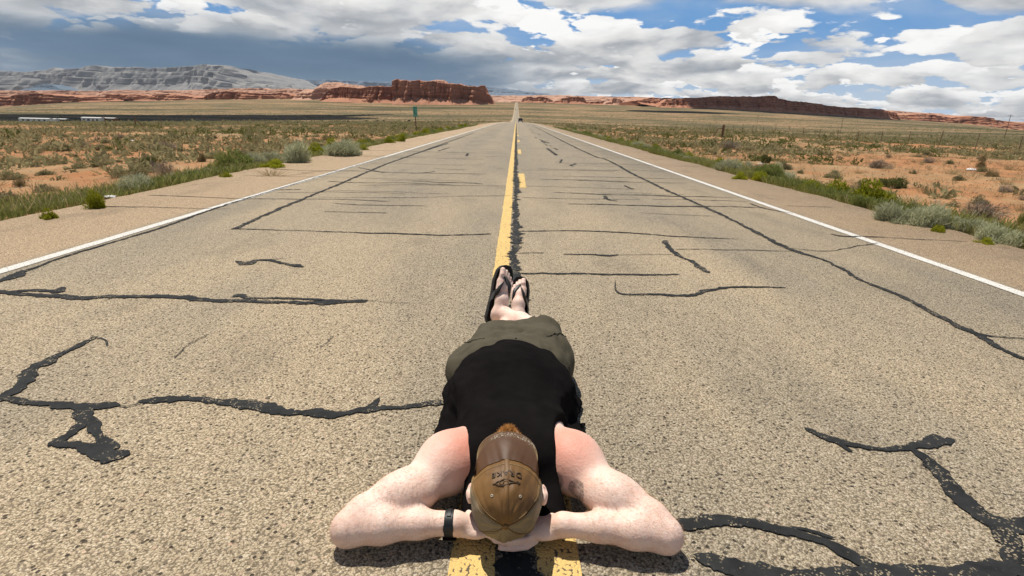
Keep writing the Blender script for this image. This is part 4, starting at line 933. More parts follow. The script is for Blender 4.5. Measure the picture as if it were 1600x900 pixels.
# ------------------------------------------------------------------ the person lying on the centre line
class Field:
    """signed-distance grid; shapes are blended in and the zero surface is meshed as one skin"""
    def __init__(s, lo, hi, h):
        s.lo = np.array(lo, float); s.h = h; s.n = np.ceil((np.array(hi)-s.lo)/h).astype(int)+1
        s.f = np.full(s.n, 0.25, np.float32)
    def sub(s, lo, hi):
        a = np.clip(np.floor((np.array(lo)-s.lo)/s.h).astype(int), 0, s.n); b = np.clip(np.ceil((np.array(hi)-s.lo)/s.h).astype(int)+1, 0, s.n)
        sl = tuple(slice(i, j) for i, j in zip(a, b))
        ax = [(s.lo[k]+np.arange(a[k], b[k])*s.h).astype(np.float32) for k in range(3)]
        return sl, np.meshgrid(*ax, indexing='ij', sparse=True)
    def join(s, sl, d, k):
        f = s.f[sl]
        if k <= 0: s.f[sl] = np.minimum(f, d); return
        h = np.clip(0.5+0.5*(f-d)/k, 0, 1); s.f[sl] = f*(1-h)+d*h - k*h*(1-h)
    def cut(s, sl, d, k=0.0):
        f = s.f[sl]; g = -d
        if k <= 0: s.f[sl] = np.maximum(f, g); return
        h = np.clip(0.5-0.5*(f-g)/k, 0, 1); s.f[sl] = f*(1-h)+g*h + k*h*(1-h)
    def cone(s, a, b, ra, rb, k=0.02, m=0.05):
        a = np.array(a, float); b = np.array(b, float); R = max(ra, rb)+m+k
        sl, (x, y, z) = s.sub(np.minimum(a, b)-R, np.maximum(a, b)+R)
        ba = b-a; L = ba@ba
        t = np.clip(((x-a[0])*ba[0]+(y-a[1])*ba[1]+(z-a[2])*ba[2])/L, 0, 1)
        d = np.sqrt((x-a[0]-t*ba[0])**2+(y-a[1]-t*ba[1])**2+(z-a[2]-t*ba[2])**2)-(ra+t*(rb-ra))
        s.join(sl, d, k)
    def chain(s, pts, k=0.02):
        for (a, ra), (b, rb) in zip(pts, pts[1:]): s.cone(a, b, ra, rb, k)
    def _ell(s, c, r, M, m):
        c = np.array(c, float); r = np.array(r, float); R = float(max(r))+m
        sl, (x, y, z) = s.sub(c-R, c+R)
        x = x-c[0]; y = y-c[1]; z = z-c[2]
        if M is not None:
            M = np.array(M); x, y, z = (M[0, 0]*x+M[0, 1]*y+M[0, 2]*z), (M[1, 0]*x+M[1, 1]*y+M[1, 2]*z), (M[2, 0]*x+M[2, 1]*y+M[2, 2]*z)
        q = np.sqrt((x/r[0])**2+(y/r[1])**2+(z/r[2])**2); g = np.sqrt((x/r[0]**2)**2+(y/r[1]**2)**2+(z/r[2]**2)**2)+1e-6
        return sl, q*(q-1)/g
    def ell(s, c, r, k=0.02, M=None, m=0.06):
        sl, d = s._ell(c, r, M, m+k); s.join(sl, d, k)
    def cut_ell(s, c, r, k=0.0, M=None):
        sl, d = s._ell(c, r, M, 0.06); s.cut(sl, d, k)
    def grid(s):
        return s.sub(s.lo-1, s.lo+s.n*s.h+1)
    def mesh(s):
        f = s.f; f[0] = f[-1] = 0.1; f[:, 0] = f[:, -1] = 0.1; f[:, :, 0] = f[:, :, -1] = 0.1
        S = f < 0
        c = np.zeros(tuple(n-1 for n in f.shape), np.int8)
        N = f.shape
        sh = lambda A, i, j, k: A[i:N[0]-1+i, j:N[1]-1+j, k:N[2]-1+k]
        for i in (0, 1):
            for j in (0, 1):
                for k in (0, 1): c += sh(S, i, j, k)
        act = (c > 0) & (c < 8); I = np.argwhere(act)
        P = np.zeros((len(I), 3)); W = np.zeros(len(I))
        V8 = {(i, j, k): f[I[:, 0]+i, I[:, 1]+j, I[:, 2]+k].astype(float) for i in (0, 1) for j in (0, 1) for k in (0, 1)}
        for a in V8:
            for ax in range(3):
                if a[ax] == 0:
                    b = list(a); b[ax] = 1; b = tuple(b); fa, fb = V8[a], V8[b]; m = (fa < 0) != (fb < 0)
                    t = np.where(m, fa/np.where(m, fa-fb, 1), 0)
                    p = np.tile(np.array(a, float), (len(I), 1)); p[:, ax] += t
                    P += p*m[:, None]; W += m
        V = (I + P/W[:, None])*s.h + s.lo
        idx = np.full(act.shape, -1, np.int32); idx[act] = np.arange(len(I))
        F = []
        for ax in range(3):
            o1, o2 = [(1, 2), (2, 0), (0, 1)][ax]
            A = np.take(S, range(N[ax]-1), ax); B = np.take(S, range(1, N[ax]), ax)
            E = np.argwhere(A != B); E = E[(E[:, o1] > 0) & (E[:, o2] > 0) & (E[:, o1] < N[o1]-1) & (E[:, o2] < N[o2]-1)]
            ins = S[tuple(E.T)]
            q = []
            for d1, d2 in ((-1, -1), (0, -1), (0, 0), (-1, 0)):
                e = E.copy(); e[:, o1] += d1; e[:, o2] += d2; q.append(idx[tuple(e.T)])
            q = np.stack(q, -1); q[~ins] = q[~ins][:, ::-1]; F.append(q)
        return V, np.concatenate(F)
def relax(V, F, it=2, lam=0.5, fix=None):
    """a little smoothing to take the grid out of the surface"""
    e = np.concatenate([F[:, [0, 1]], F[:, [1, 2]], F[:, [2, 3]], F[:, [3, 0]]]); e = np.concatenate([e, e[:, ::-1]])
    deg = np.bincount(e[:, 0], minlength=len(V))[:, None]+1e-9
    for k in range(it):
        for l in (lam, -lam*1.02):
            S = np.stack([np.bincount(e[:, 0], V[e[:, 1], j], minlength=len(V)) for j in range(3)], -1)/deg
            V = V + l*(S-V)
    return V

def skin_material():
    m, T, b = new_mat('skin', 0.55, 0.35)
    tc = T.new('ShaderNodeTexCoord'); P = tc.outputs['Object']
    x, y, z = T.sep(P); ax = T.m('ABSOLUTE', x)
    def near(cx, cy, cz, r0, r1, sym=True):
        d = T.vm('DISTANCE', T.comb(ax if sym else x, y, z), (cx, cy, cz)); o = d.node.outputs['Value']
        return T.sstep(r1, r0, o)
    n = T.noise(P, 18, 4, 0.6); n2 = T.noise(P, 160, 3, 0.6)
    col = T.mix(T.rng(n, 0.3, 0.7, 0, 1), (0.76, 0.52, 0.41), (0.84, 0.63, 0.52))
    red = T.m('MAXIMUM', T.mul(near(0.155, 1.45, 0.17, 0.035, 0.145), 1.0), T.mul(near(0.49, 1.24, 0.06, 0.01, 0.08), 0.35))
    mott = T.sstep(0.48, 0.68, T.noise(P, 42, 5, 0.65)); col = T.mix(T.mul(mott, 0.3), col, (0.72, 0.39, 0.29))
    col = T.mix(T.mul(red, T.rng(n, 0.2, 0.8, 0.6, 1.0)), col, (0.68, 0.25, 0.165))
    # freckles on the forearms
    v = T.voro(P, 230.0); vr, vg, vb = T.sep(v[1])
    fr = T.mul(T.mul(T.sstep(0.42, 0.18, v[0]), T.sstep(0.55, 0.75, vr)), T.sstep(1.36, 1.27, y))
    col = T.mix(T.mul(fr, 0.35), col, (0.40, 0.20, 0.13))
    # tattoo on the inner right upper arm: a scaled ring with a darker shape beside it
    def dist(c):
        return T.vm('DISTANCE', P, c).node.outputs['Value']
    wobt = T.mul(T.sub(T.noise(P, 55, 3, 0.6), 0.5), 0.010)
    d1 = T.add(dist(TATTOO[0]), wobt); d2 = T.add(dist(TATTOO[1]), wobt); d3 = T.add(dist(TATTOO[2]), wobt)
    ring = T.mul(T.sstep(0.015, 0.018, d1), T.sstep(0.037, 0.033, d1))
    hollow = T.sstep(0.012, 0.016, d1)
    blob = T.sstep(0.030, 0.025, d2); blob2 = T.mul(T.sstep(0.024, 0.020, d3), hollow)
    ink = T.m('MAXIMUM', ring, T.m('MAXIMUM', blob, blob2))
    scale = T.voro(P, 130.0)[0]
    ink = T.mul(ink, T.rng(T.add(scale, T.mul(n2, 0.4)), 0.2, 0.8, 0.92, 0.45))
    ink = T.mul(ink, T.sstep(0.0, 0.02, x))
    col = T.mix(ink, col, (0.115, 0.10, 0.085))
    T.put(b.inputs['Base Color'], col)
    b.inputs['Subsurface Weight'].default_value = 0.12; b.inputs['Subsurface Radius'].default_value = (0.010, 0.004, 0.002); b.inputs['Subsurface Scale'].default_value = 1.0
    bp = T.new('ShaderNodeBump'); bp.inputs['Strength'].default_value = 0.4; bp.inputs['Distance'].default_value = 0.003
    T.put(bp.inputs['Height'], T.add(n2, T.mul(T.noise(P, 45, 3, 0.5), 1.5))); T.put(b.inputs['Normal'], bp.outputs[0])
    return m
TATTOO = [(0.188, 1.344, 0.101), (0.126, 1.389, 0.110), (0.216, 1.312, 0.075)]

def frame_from(axis, normal):
    a = np.array(axis, float); a /= np.linalg.norm(a); n = np.array(normal, float); n -= a*(n@a); n /= np.linalg.norm(n); w = np.cross(a, n)
    return a, w, n
FEET = {   # heel point of the sole, toe direction, direction the top of the foot faces, side of the big toe along w
    'right': dict(heel=(-0.122, 2.695, 0.098), axis=(0.078, 0.13, 0.290), up=(0.46, -0.83, 0.25), big=-1, L=0.300),
    'left': dict(heel=(0.036, 2.845, 0.026), axis=(-0.016, 0.165, 0.235), up=(-0.30, -0.80, 0.52), big=1, L=0.275)}
HEAD = np.array([-0.020, 1.255, 0.150])

def body_field():
    B = Field((-0.56, 1.08, -0.03), (0.54, 3.20, 0.42), 0.0042)
    # trunk
    B.ell((0, 1.60, 0.118), (0.172, 0.19, 0.106)); B.ell((-0.012, 1.90, 0.128), (0.200, 0.25, 0.122), 0.04); B.ell((-0.012, 2.10, 0.112), (0.170, 0.16, 0.100), 0.04)
    B.cone((-0.15, 1.47, 0.115), (0.15, 1.47, 0.115), 0.07, 0.07, 0.04)
    B.cone((-0.005, 1.47, 0.12), (-0.016, 1.34, 0.135), 0.062, 0.058, 0.03)
    # head: skull, face, jaw, nose, ears
    h = HEAD
    B.ell(h+(0, -0.005, -0.008), (0.078, 0.098, 0.090), 0.02); B.ell(h+(0, 0.06, 0.035), (0.062, 0.085, 0.062), 0.03); B.ell(h+(0, 0.148, 0.074), (0.038, 0.040, 0.037), 0.03); B.ell(h+(0, 0.10, 0.065), (0.05, 0.06, 0.045), 0.03)
    B.cone(h+(0, 0.040, 0.098), h+(0, 0.070, 0.112), 0.009, 0.013, 0.012); B.ell(h+(0.030, 0.028, 0.088), (0.016, 0.009, 0.009), 0.008); B.ell(h+(-0.030, 0.028, 0.088), (0.016, 0.009, 0.009), 0.008)
    B.cone(h+(-0.02, 0.098, 0.098), h+(0.02, 0.098, 0.098), 0.006, 0.006, 0.008); B.cone(h+(-0.018, 0.108, 0.096), h+(0.018, 0.108, 0.096), 0.0065, 0.0065, 0.008)
    for s in (-1, 1):
        B.cone(h+(s*0.07, 0.028, -0.018), h+(s*0.092, 0.024, -0.016), 0.022, 0.018, 0.01); B.ell(h+(s*0.099, 0.022, -0.012), (0.013, 0.033, 0.024), 0.006); B.cut_ell(h+(s*0.108, 0.026, 0.006), (0.008, 0.016, 0.010), 0.005)
    # arms folded behind the head
    for s, sh, el, wr, cl in ((-1, (-0.198, 1.452, 0.112), (-0.440, 1.224, 0.060), (-0.160, 1.243, 0.066), 0), (1, (0.178, 1.468, 0.112), (0.406, 1.228, 0.060), (0.135, 1.243, 0.070), 0)):
        sh = np.array(sh); el = np.array(el); wr = np.array(wr)
        mid = sh*0.5+el*0.5+np.array([s*-0.008, -0.024, 0.012])
        B.cone(sh+(-s*0.05, 0.05, 0.0), sh, 0.083, 0.080, 0.03)
        B.ell(sh+(s*0.006, -0.012, 0.010), (0.076, 0.085, 0.078), 0.05)
        B.chain([(sh, 0.073), (mid, 0.052), (el*0.86+sh*0.14+(0, 0, 0.008), 0.046), (el, 0.042)], 0.045)
        B.ell(sh*0.55+el*0.45+np.array([0, -0.030, 0.012]), (0.080, 0.046, 0.044), 0.05)           # biceps, turned up
        B.ell(el+(s*0.012, -0.006, -0.006), (0.036, 0.036, 0.042), 0.014)                                # point of the elbow
        fa = el*0.70+wr*0.30+np.array([0, -0.004, 0.006])
        B.chain([(el+(0, -0.004, 0.0), 0.045), (fa, 0.046), (el*0.35+wr*0.65+(0, 0, 0.003), 0.0365), (wr, 0.0305)], 0.022)
        # hand: palm under the back of the head, fingers laced with the other hand
        pc = np.array([s*0.092-0.012, 1.252, 0.048])
        B.cone(wr, pc+(s*0.012, 0.0, 0.004), 0.030, 0.026, 0.018)
        B.ell(pc, (0.050, 0.042, 0.022), 0.016)
        for q in range(4):
            yy = 1.222+0.0235*q+(0.011 if s > 0 else 0); L = (0.062, 0.078, 0.084, 0.074)[q]
            k0 = np.array([s*0.058-0.008, yy+0.004, 0.047-0.002*q]); k1 = k0+np.array([-s*L*0.45, -0.010, -0.010]); k2 = k0+np.array([-s*L*0.8, -0.006, -0.019]); k3 = k0+np.array([-s*L*1.05, 0.0, -0.024])
            B.chain([(k0, 0.0105), (k1, 0.0092), (k2, 0.0085), (k3, 0.0075)], 0.002)
        if s > 0:
            for z0, yy, L in ((0.044, 1.210, 0.085), (0.026, 1.205, 0.070)):
                B.chain([((0.060, yy+0.026, z0), 0.0110), ((0.036, yy+0.006, z0-0.002), 0.0098), ((0.036-L*0.5, yy, z0-0.004), 0.0090), ((0.036-L, yy+0.004, z0-0.007), 0.0078)], 0.0015)
        t0 = np.array([s*0.118-0.008, 1.262, 0.062]); t1 = t0+np.array([-s*0.008, 0.036, 0.004]); t2 = t1+np.array([-s*0.016, 0.028, 0.000])
        B.chain([(t0, 0.016), (t1, 0.0125), (t2, 0.0105)], 0.008)
    # legs, crossed at the ankles
    B.chain([((0.10, 2.04, 0.115), 0.098), ((0.115, 2.22, 0.135), 0.085), ((0.125, 2.36, 0.160), 0.062), ((0.090, 2.45, 0.160), 0.058), ((0.025, 2.55, 0.160), 0.047), ((-0.048, 2.645, 0.162), 0.037)], 0.03)
    B.chain([((-0.10, 2.04, 0.11), 0.098), ((-0.105, 2.22, 0.11), 0.085), ((-0.085, 2.41, 0.115), 0.062), ((-0.05, 2.56, 0.10), 0.058), ((-0.01, 2.69, 0.07), 0.046), ((0.030, 2.81, 0.068), 0.037)], 0.03)
    for side, ft in FEET.items():
        a, w, n = frame_from(ft['axis'], ft['up']); hl = np.array(ft['heel']); L = ft['L']; s = ft['big']
        P = lambda u, v, t: hl + a*(u*L) + w*(v*s) + n*t
        ank = np.array((-0.048, 2.645, 0.162)) if side == 'right' else np.array((0.030, 2.81, 0.068))
        B.cone(P(0.13, 0, 0.040), P(0.16, 0, 0.045), 0.034, 0.036, 0.012); B.cone(P(0.17, 0, 0.06), ank, 0.034, 0.036, 0.02)
        B.chain([(P(0.2, 0, 0.058), 0.036), (P(0.42, 0.004, 0.052), 0.033), (P(0.62, 0.006, 0.036), 0.027), (P(0.74, 0.01, 0.028), 0.020)], 0.018)
        B.cone(P(0.22, -0.016, 0.034), P(0.70, -0.026, 0.028), 0.024, 0.019, 0.016); B.cone(P(0.55, 0.018, 0.034), P(0.73, 0.028, 0.028), 0.022, 0.019, 0.016)
        for v0, u1, v1, r in ((0.030, 0.985, 0.030, 0.0140), (0.012, 0.965, 0.008, 0.0100), (-0.003, 0.925, -0.008, 0.0092), (-0.018, 0.875, -0.024, 0.0088), (-0.031, 0.815, -0.039, 0.0082)):
            u0 = 0.72 if v0 > -0.01 else 0.66
            B.chain([(P(u0, v0, 0.026), r*1.08), (P((u0+u1)/2, (v0+v1)/2, 0.031), r*0.98), (P(u1-r/L, v1, 0.022), r)], 0.005)
    return B
bf = body_field(); bv, bfc = bf.mesh(); bv = relax(bv, bfc, 2)
SKIN = skin_material()
bv[:, 2] = np.maximum(bv[:, 2], 0.002)
person = empty('person', (0, 1.6, 0))
tag(person, 'person in black tank top and olive shorts lying on the centre line, hands behind head', 'person')
def part(o, parent=None):
    o.parent = parent or person; o.matrix_parent_inverse = Matrix.Translation((0, -1.6, 0)) if parent is None else Matrix(); return o
body = part(mesh_obj('body', bv, bfc, SKIN, smooth=True))

def cloth_mat(name, col, rough, var, weave, bump, wr=0.6, sheen=0.0):
    m, T, b = new_mat(name, rough, 0.15)
    P = T.new('ShaderNodeTexCoord').outputs['Object']
    n = T.noise(P, 9, 5, 0.6); wv = T.noise(P, weave, 2, 0.5)
    T.put(b.inputs['Base Color'], T.mix(T.rng(n, 0.3, 0.7, 0, 1), tuple(c*(1-var) for c in col), tuple(c*(1+var) for c in col)))
    wk = T.noise(T.vm('MULTIPLY', P, (1.0, 0.45, 1.0)), 16, 3, 0.5, 0.6)
    bp = T.new('ShaderNodeBump'); bp.inputs['Strength'].default_value = bump; bp.inputs['Distance'].default_value = 0.01
    T.put(bp.inputs['Height'], T.add(T.mul(wk, wr), T.mul(wv, 0.08))); T.put(b.inputs['Normal'], bp.outputs[0])
    if sheen: b.inputs['Sheen Weight'].default_value = sheen
    return m
M_SHIRT = cloth_mat('black_jersey', (0.0085, 0.0072, 0.0072), 1.0, 0.3, 400, 0.6, sheen=0.0); M_SHIRT.node_tree.nodes['Principled BSDF'].inputs['Specular IOR Level'].default_value = 0.02
M_SHORTS = cloth_mat('olive_cotton', (0.078, 0.067, 0.044), 0.9, 0.10, 500, 0.4)

def make_shirt():
    S = Field((-0.42, 1.26, -0.02), (0.42, 2.22, 0.36), 0.0055)
    S.ell((0, 1.60, 0.120), (0.196, 0.20, 0.122)); S.ell((-0.012, 1.90, 0.136), (0.238, 0.27, 0.147), 0.06); S.ell((-0.012, 2.10, 0.120), (0.212, 0.18, 0.125), 0.06)
    S.cone((-0.165, 1.47, 0.118), (0.160, 1.47, 0.118), 0.087, 0.087, 0.05)
    S.cone((-0.225, 1.66, 0.035), (-0.250, 2.05, 0.035), 0.035, 0.045, 0.07); S.cone((0.205, 1.66, 0.035), (0.215, 2.08, 0.035), 0.035, 0.040, 0.07)
    for sx in (-1, 1): S.cone((sx*0.115, 1.46, 0.085), (sx*0.105, 1.31, 0.048), 0.060, 0.045, 0.04)
    S.cone((-0.235, 1.76, 0.045), (-0.272, 1.625, 0.022), 0.032, 0.024, 0.03); S.cone((0.195, 1.80, 0.045), (0.258, 1.700, 0.018), 0.030, 0.020, 0.03)
    # loose cloth lying on the road at the right side
    for a, b, r in (((0.215, 1.72, 0.02), (0.256, 1.80, 0.012), 0.018), ((0.230, 1.80, 0.02), (0.268, 1.86, 0.012), 0.016), ((0.230, 1.92, 0.02), (0.252, 2.00, 0.02), 0.020), ((-0.24, 1.80, 0.02), (-0.262, 1.9, 0.015), 0.02), ((0.215, 1.66, 0.03), (0.262, 1.70, 0.01), 0.014)):
        S.cone(a, b, r, r*0.8, 0.02)
    sl, (x, y, z) = S.grid()
    X, Y, Z = np.broadcast_arrays(x, y, z)
    I = S.f[sl] < 0.05
    wr = np.zeros(X.shape, np.float32)
    xx, yy, zz = X[I], Y[I], Z[I]
    side = np.clip((np.abs(xx)-0.10)/0.12, 0, 1)
    wr[I] = 0.005*fbm(xx*10+yy*5, yy*9, zz*8, 3, 71) + 0.009*side*fbm(xx*6+zz*26, yy*10-zz*8, zz*10, 3, 75) - 0.0045*np.abs(fbm((yy+xx*0.6)*17, xx*4, zz*5, 2, 77))*np.clip((yy-1.75)*4, 0, 1)
    S.f[sl] += wr
    # armholes, neck, hem
    def cut_col(cx, cy, rx, ry, k):
        q = np.sqrt(((x-cx)/rx)**2+((y-cy)/ry)**2); d = (q-1)*min(rx, ry)
        S.cut(sl, np.broadcast_to(d, S.f[sl].shape).astype(np.float32), k)
    cut_col(-0.262, 1.425, 0.122, 0.178, 0.006); cut_col(0.238, 1.465, 0.118, 0.215, 0.006)
    cut_col(-0.01, 1.36, 0.055, 0.10, 0.006)
    S.cut(sl, np.broadcast_to(2.115+0.0*x-0.10*x*x+0.01*np.sin(x*30)-y, S.f[sl].shape).astype(np.float32), 0.008)
    v, f = S.mesh(); v = relax(v, f, 1); v[:, 2] = np.maximum(v[:, 2], 0.0015)
    return part(mesh_obj('tank_top', v, f, M_SHIRT, smooth=True))
shirt = make_shirt()

def make_shorts():
    S = Field((-0.42, 1.92, -0.02), (0.42, 2.66, 0.36), 0.006)
    S.ell((-0.015, 2.10, 0.120), (0.215, 0.17, 0.128), 0.05)
    S.chain([((0.090, 2.08, 0.120), 0.125), ((0.118, 2.24, 0.135), 0.106), ((0.125, 2.50, 0.145), 0.096)], 0.06)
    S.chain([((-0.110, 2.08, 0.115), 0.126), ((-0.108, 2.24, 0.115), 0.104), ((-0.075, 2.50, 0.120), 0.092)], 0.06)
    S.ell((0.03, 2.38, 0.125), (0.11, 0.14, 0.090), 0.06)
    # side pockets and hems that stand off the leg
    S.ell((-0.235, 2.16, 0.085), (0.055, 0.11, 0.080), 0.05); S.ell((0.212, 2.22, 0.105), (0.034, 0.11, 0.085), 0.04)
    sl, (x, y, z) = S.grid(); X, Y, Z = np.broadcast_arrays(x, y, z); I = S.f[sl] < 0.05
    xx, yy, zz = X[I], Y[I], Z[I]; wr = np.zeros(X.shape, np.float32)
    wr[I] = 0.008*fbm(xx*9, yy*7+xx*4, zz*9, 3, 81) - 0.011*np.abs(fbm(xx*15+yy*9, yy*8-xx*5, zz*4, 2, 85))
    S.f[sl] += wr
    shp = S.f[sl].shape
    S.cut(sl, np.broadcast_to(np.where(x > 0.02, 2.43+0.03*x, 2.415+0.0*x)-y, shp).astype(np.float32), 0.005)
    S.cut(sl, np.broadcast_to(y-1.99, shp).astype(np.float32), 0.005)
    # gap between the legs
    gap = np.maximum(0.018+(y-2.40)*0.05-np.abs(x-0.018), 2.36-y)*(-1)
    v, f = S.mesh(); v = relax(v, f, 1); v[:, 2] = np.maximum(v[:, 2], 0.0015)
    o = part(mesh_obj('shorts', v, f, M_SHORTS, smooth=True))
    return o, S
shorts, SH = make_shorts()
def field_top(S, x, y):
    i = int(round((x-S.lo[0])/S.h)); j = int(round((y-S.lo[1])/S.h)); col = S.f[i, j]; k = np.where(col < 0)[0]
    return S.lo[2]+S.h*(k[-1]+0.5) if len(k) else 0.0
M_SEAM = plain_mat('olive_seam', (0.075, 0.068, 0.048), 0.9, 0.1)
bm = bmesh.new(); add_tube(bm, [(0.0+0.012*math.sin(q*3), 2.10+q*0.27, field_top(SH, 0.0, 2.10+q*0.27)+0.001) for q in np.linspace(0, 1, 14)], 0.0028, 6); part(bm_obj('fly_seam', bm, M_SEAM, smooth=True), None)
for s, x0, x1, y0, y1 in ((1, 0.13, 0.225, 2.16, 2.27), (-1, -0.13, -0.225, 2.12, 2.24)):
    zz_ = np.array([field_top(SH, x0+(x1-x0)*q, y0+(y1-y0)*q**1.5) for q in np.linspace(0, 1, 12)]); zz_ = np.maximum(zz_, np.convolve(np.pad(zz_, 2, mode='edge'), np.ones(5)/5, mode='valid'))+0.002
    bm = bmesh.new(); add_tube(bm, [(x0+(x1-x0)*q, y0+(y1-y0)*q**1.5, z_) for q, z_ in zip(np.linspace(0, 1, 12), zz_)], 0.0022, 6); part(bm_obj('pocket_seam', bm, M_SEAM, smooth=True), None)

# ---- sandals
M_RUBBER = plain_mat('black_rubber', (0.014, 0.013, 0.012), 0.65, 0.35, 0.25, 40)
M_STRAP = plain_mat('black_strap', (0.020, 0.019, 0.017), 0.5, 0.4, 0.2, 30)
def make_sandal(side):
    ft = FEET[side]; a, w, n = frame_from(ft['axis'], ft['up']); hl = np.array(ft['heel']); L = ft['L']*1.10; s = ft['big']
    P = lambda u, v, t: Vector(hl + a*(u*L-0.016) + w*(v*s) + n*t)
    # foot outline: half widths on the big-toe side and on the little-toe side
    us = np.linspace(0, 1, 34); uu = (1-np.cos(us*math.pi))/2
    inn = np.interp(uu, [0, .03, .1, .3, .5, .72, .9, .97, 1], [0.0, .024, .039, .040, .041, .053, .050, .036, .014]); out = np.interp(uu, [0, .03, .1, .3, .5, .72, .86, .95, 1], [0.0, .024, .038, .040, .045, .051, .046, .030, .010])
    ring = [(u, v) for u, v in zip(uu, inn)] + [(u, -v) for u, v in list(zip(uu, out))[::-1]]
    root = empty('sandal', tuple(hl)); inv = Matrix.Translation(-Vector(hl))
    bm = bmesh.new()
    loops = []
    for t, k in ((-0.030, 0.93), (-0.024, 0.985), (-0.004, 1.0), (0.006, 0.995), (0.008, 0.965), (0.0, 0.88)):
        loops.append([bm.verts.new(P(0.5+(u-0.5)*(1-(1-k)*0.5), v*k, t+0.012*(u**6)-0.004*math.sin(u*math.pi))) for u, v in ring])
    m = len(ring)
    for r0, r1 in zip(loops, loops[1:]):
        for i in range(m): bm.faces.new((r0[i], r0[(i+1) % m], r1[(i+1) % m], r1[i]))
    bm.faces.new(list(reversed(loops[0]))); bm.faces.new(loops[-1])
    bmesh.ops.recalc_face_normals(bm, faces=bm.faces)
    o = bm_obj('sole', bm, M_RUBBER, smooth=True); o.parent = root; o.matrix_parent_inverse = inv
    # strap: from the post between the toes to each side of the sole
    for sg in (1, -1):
        path = []
        for q in np.linspace(0, 1, 12):
            u = 0.77-0.36*q**1.1; v = 0.017*(1-q)+sg*0.046*math.sin(q*math.pi/2)**1.3; t = 0.046+0.030*math.sin(min(q*1.35, 1)*math.pi*0.62)-0.072*max(0, q-0.45)**1.35/0.45
            path.append((u, v, t, 0.015+0.017*min(1, q*2)))
        bm = bmesh.new(); A = []; B = []
        for u, v, t, hw in path:
            e = [bm.verts.new(P(u-hw/L*0.9, v+0.1*hw*sg, t)), bm.verts.new(P(u+hw/L*0.9, v-0.1*hw*sg, t-0.002)), bm.verts.new(P(u+hw/L*0.9, v-0.1*hw*sg, t-0.006)), bm.verts.new(P(u-hw/L*0.9, v+0.1*hw*sg, t-0.004))]
            A.append(e)
        for e0, e1 in zip(A, A[1:]):
            for i in range(4): bm.faces.new((e0[i], e0[(i+1) % 4], e1[(i+1) % 4], e1[i]))
        bm.faces.new(A[0]); bm.faces.new(A[-1][::-1]); bmesh.ops.recalc_face_normals(bm, faces=bm.faces)
        o = bm_obj('strap', bm, M_STRAP, smooth=True); o.parent = root; o.matrix_parent_inverse = inv
    bm = bmesh.new(); add_tube(bm, [P(0.78, 0.017, 0.0), P(0.78, 0.017, 0.045)], 0.005, 8); o = bm_obj('toe_post', bm, M_RUBBER, smooth=True); o.parent = root; o.matrix_parent_inverse = inv
    tag(root, 'black flip-flop on the crossed foot nearer the camera, left one in the photo' if side == 'right' else 'black flip-flop on the farther foot, right one in the photo', 'sandal', 'pair of flip-flops')
make_sandal('right'); make_sandal('left')

# ---- cap
def waxed_mat(name, a, b_, c_, scuff=0.0):
    m, T, b = new_mat(name, 0.55, 0.35)
    P = T.new('ShaderNodeTexCoord').outputs['Object']
    n = T.noise(P, 22, 6, 0.65); n2 = T.noise(P, 7, 3, 0.5); wv = T.noise(P, 700, 2, 0.5)
    c = T.mix(T.rng(n2, 0.35, 0.65, 0, 1), a, b_); c = T.mix(T.mul(T.sstep(0.55, 0.75, n), 0.65), c, c_)
    if scuff:
        x, y, z = T.sep(P)
        s = T.noise(T.vm('MULTIPLY', P, (1.6, 0.35, 1.0)), 260, 3, 0.6)
        band = T.mul(T.sstep(0.018, 0.004, T.m('ABSOLUTE', T.sub(y, T.add(1.352, T.mul(T.sub(T.noise(T.comb(x), 30, 3, .6), .5), 0.03))))), T.sstep(0.075, 0.05, T.m('ABSOLUTE', x)))
        c = T.mix(T.mul(T.mul(T.sstep(0.50, 0.62, s), band), scuff), c, (0.55, 0.50, 0.42))
    T.put(b.inputs['Base Color'], c)
    bp = T.new('ShaderNodeBump'); bp.inputs['Strength'].default_value = 0.5; bp.inputs['Distance'].default_value = 0.003
    T.put(bp.inputs['Height'], T.add(n, T.mul(wv, 0.15))); T.put(b.inputs['Normal'], bp.outputs[0])
    return m
M_CAPF = waxed_mat('waxed_brown_cotton', (0.120, 0.056, 0.016), (0.215, 0.112, 0.030), (0.070, 0.034, 0.013))
M_CAPS = waxed_mat('khaki_mesh', (0.175, 0.135, 0.075), (0.245, 0.20, 0.125), (0.11, 0.075, 0.038))
M_BRIM = waxed_mat('brown_brim', (0.062, 0.028, 0.012), (0.105, 0.048, 0.019), (0.04, 0.02, 0.011), 0.9)
M_STITCH = plain_mat('tan_stitching', (0.36, 0.26, 0.13), 0.8, 0.2)
M_EMB = plain_mat('dark_embroidery', (0.072, 0.038, 0.015), 0.6, 0.4, 0.3, 60)
M_EYE = plain_mat('pale_eyelet', (0.55, 0.48, 0.36), 0.6, 0.4)
CA = Vector((0, -0.9992, -0.04)); CF = Vector((0, -0.04, 0.9992)); CX = Vector((1, 0, 0))     # crown, front and side directions of the head
CC = Vector(HEAD) + Vector((-0.002, 0.010, 0.004))
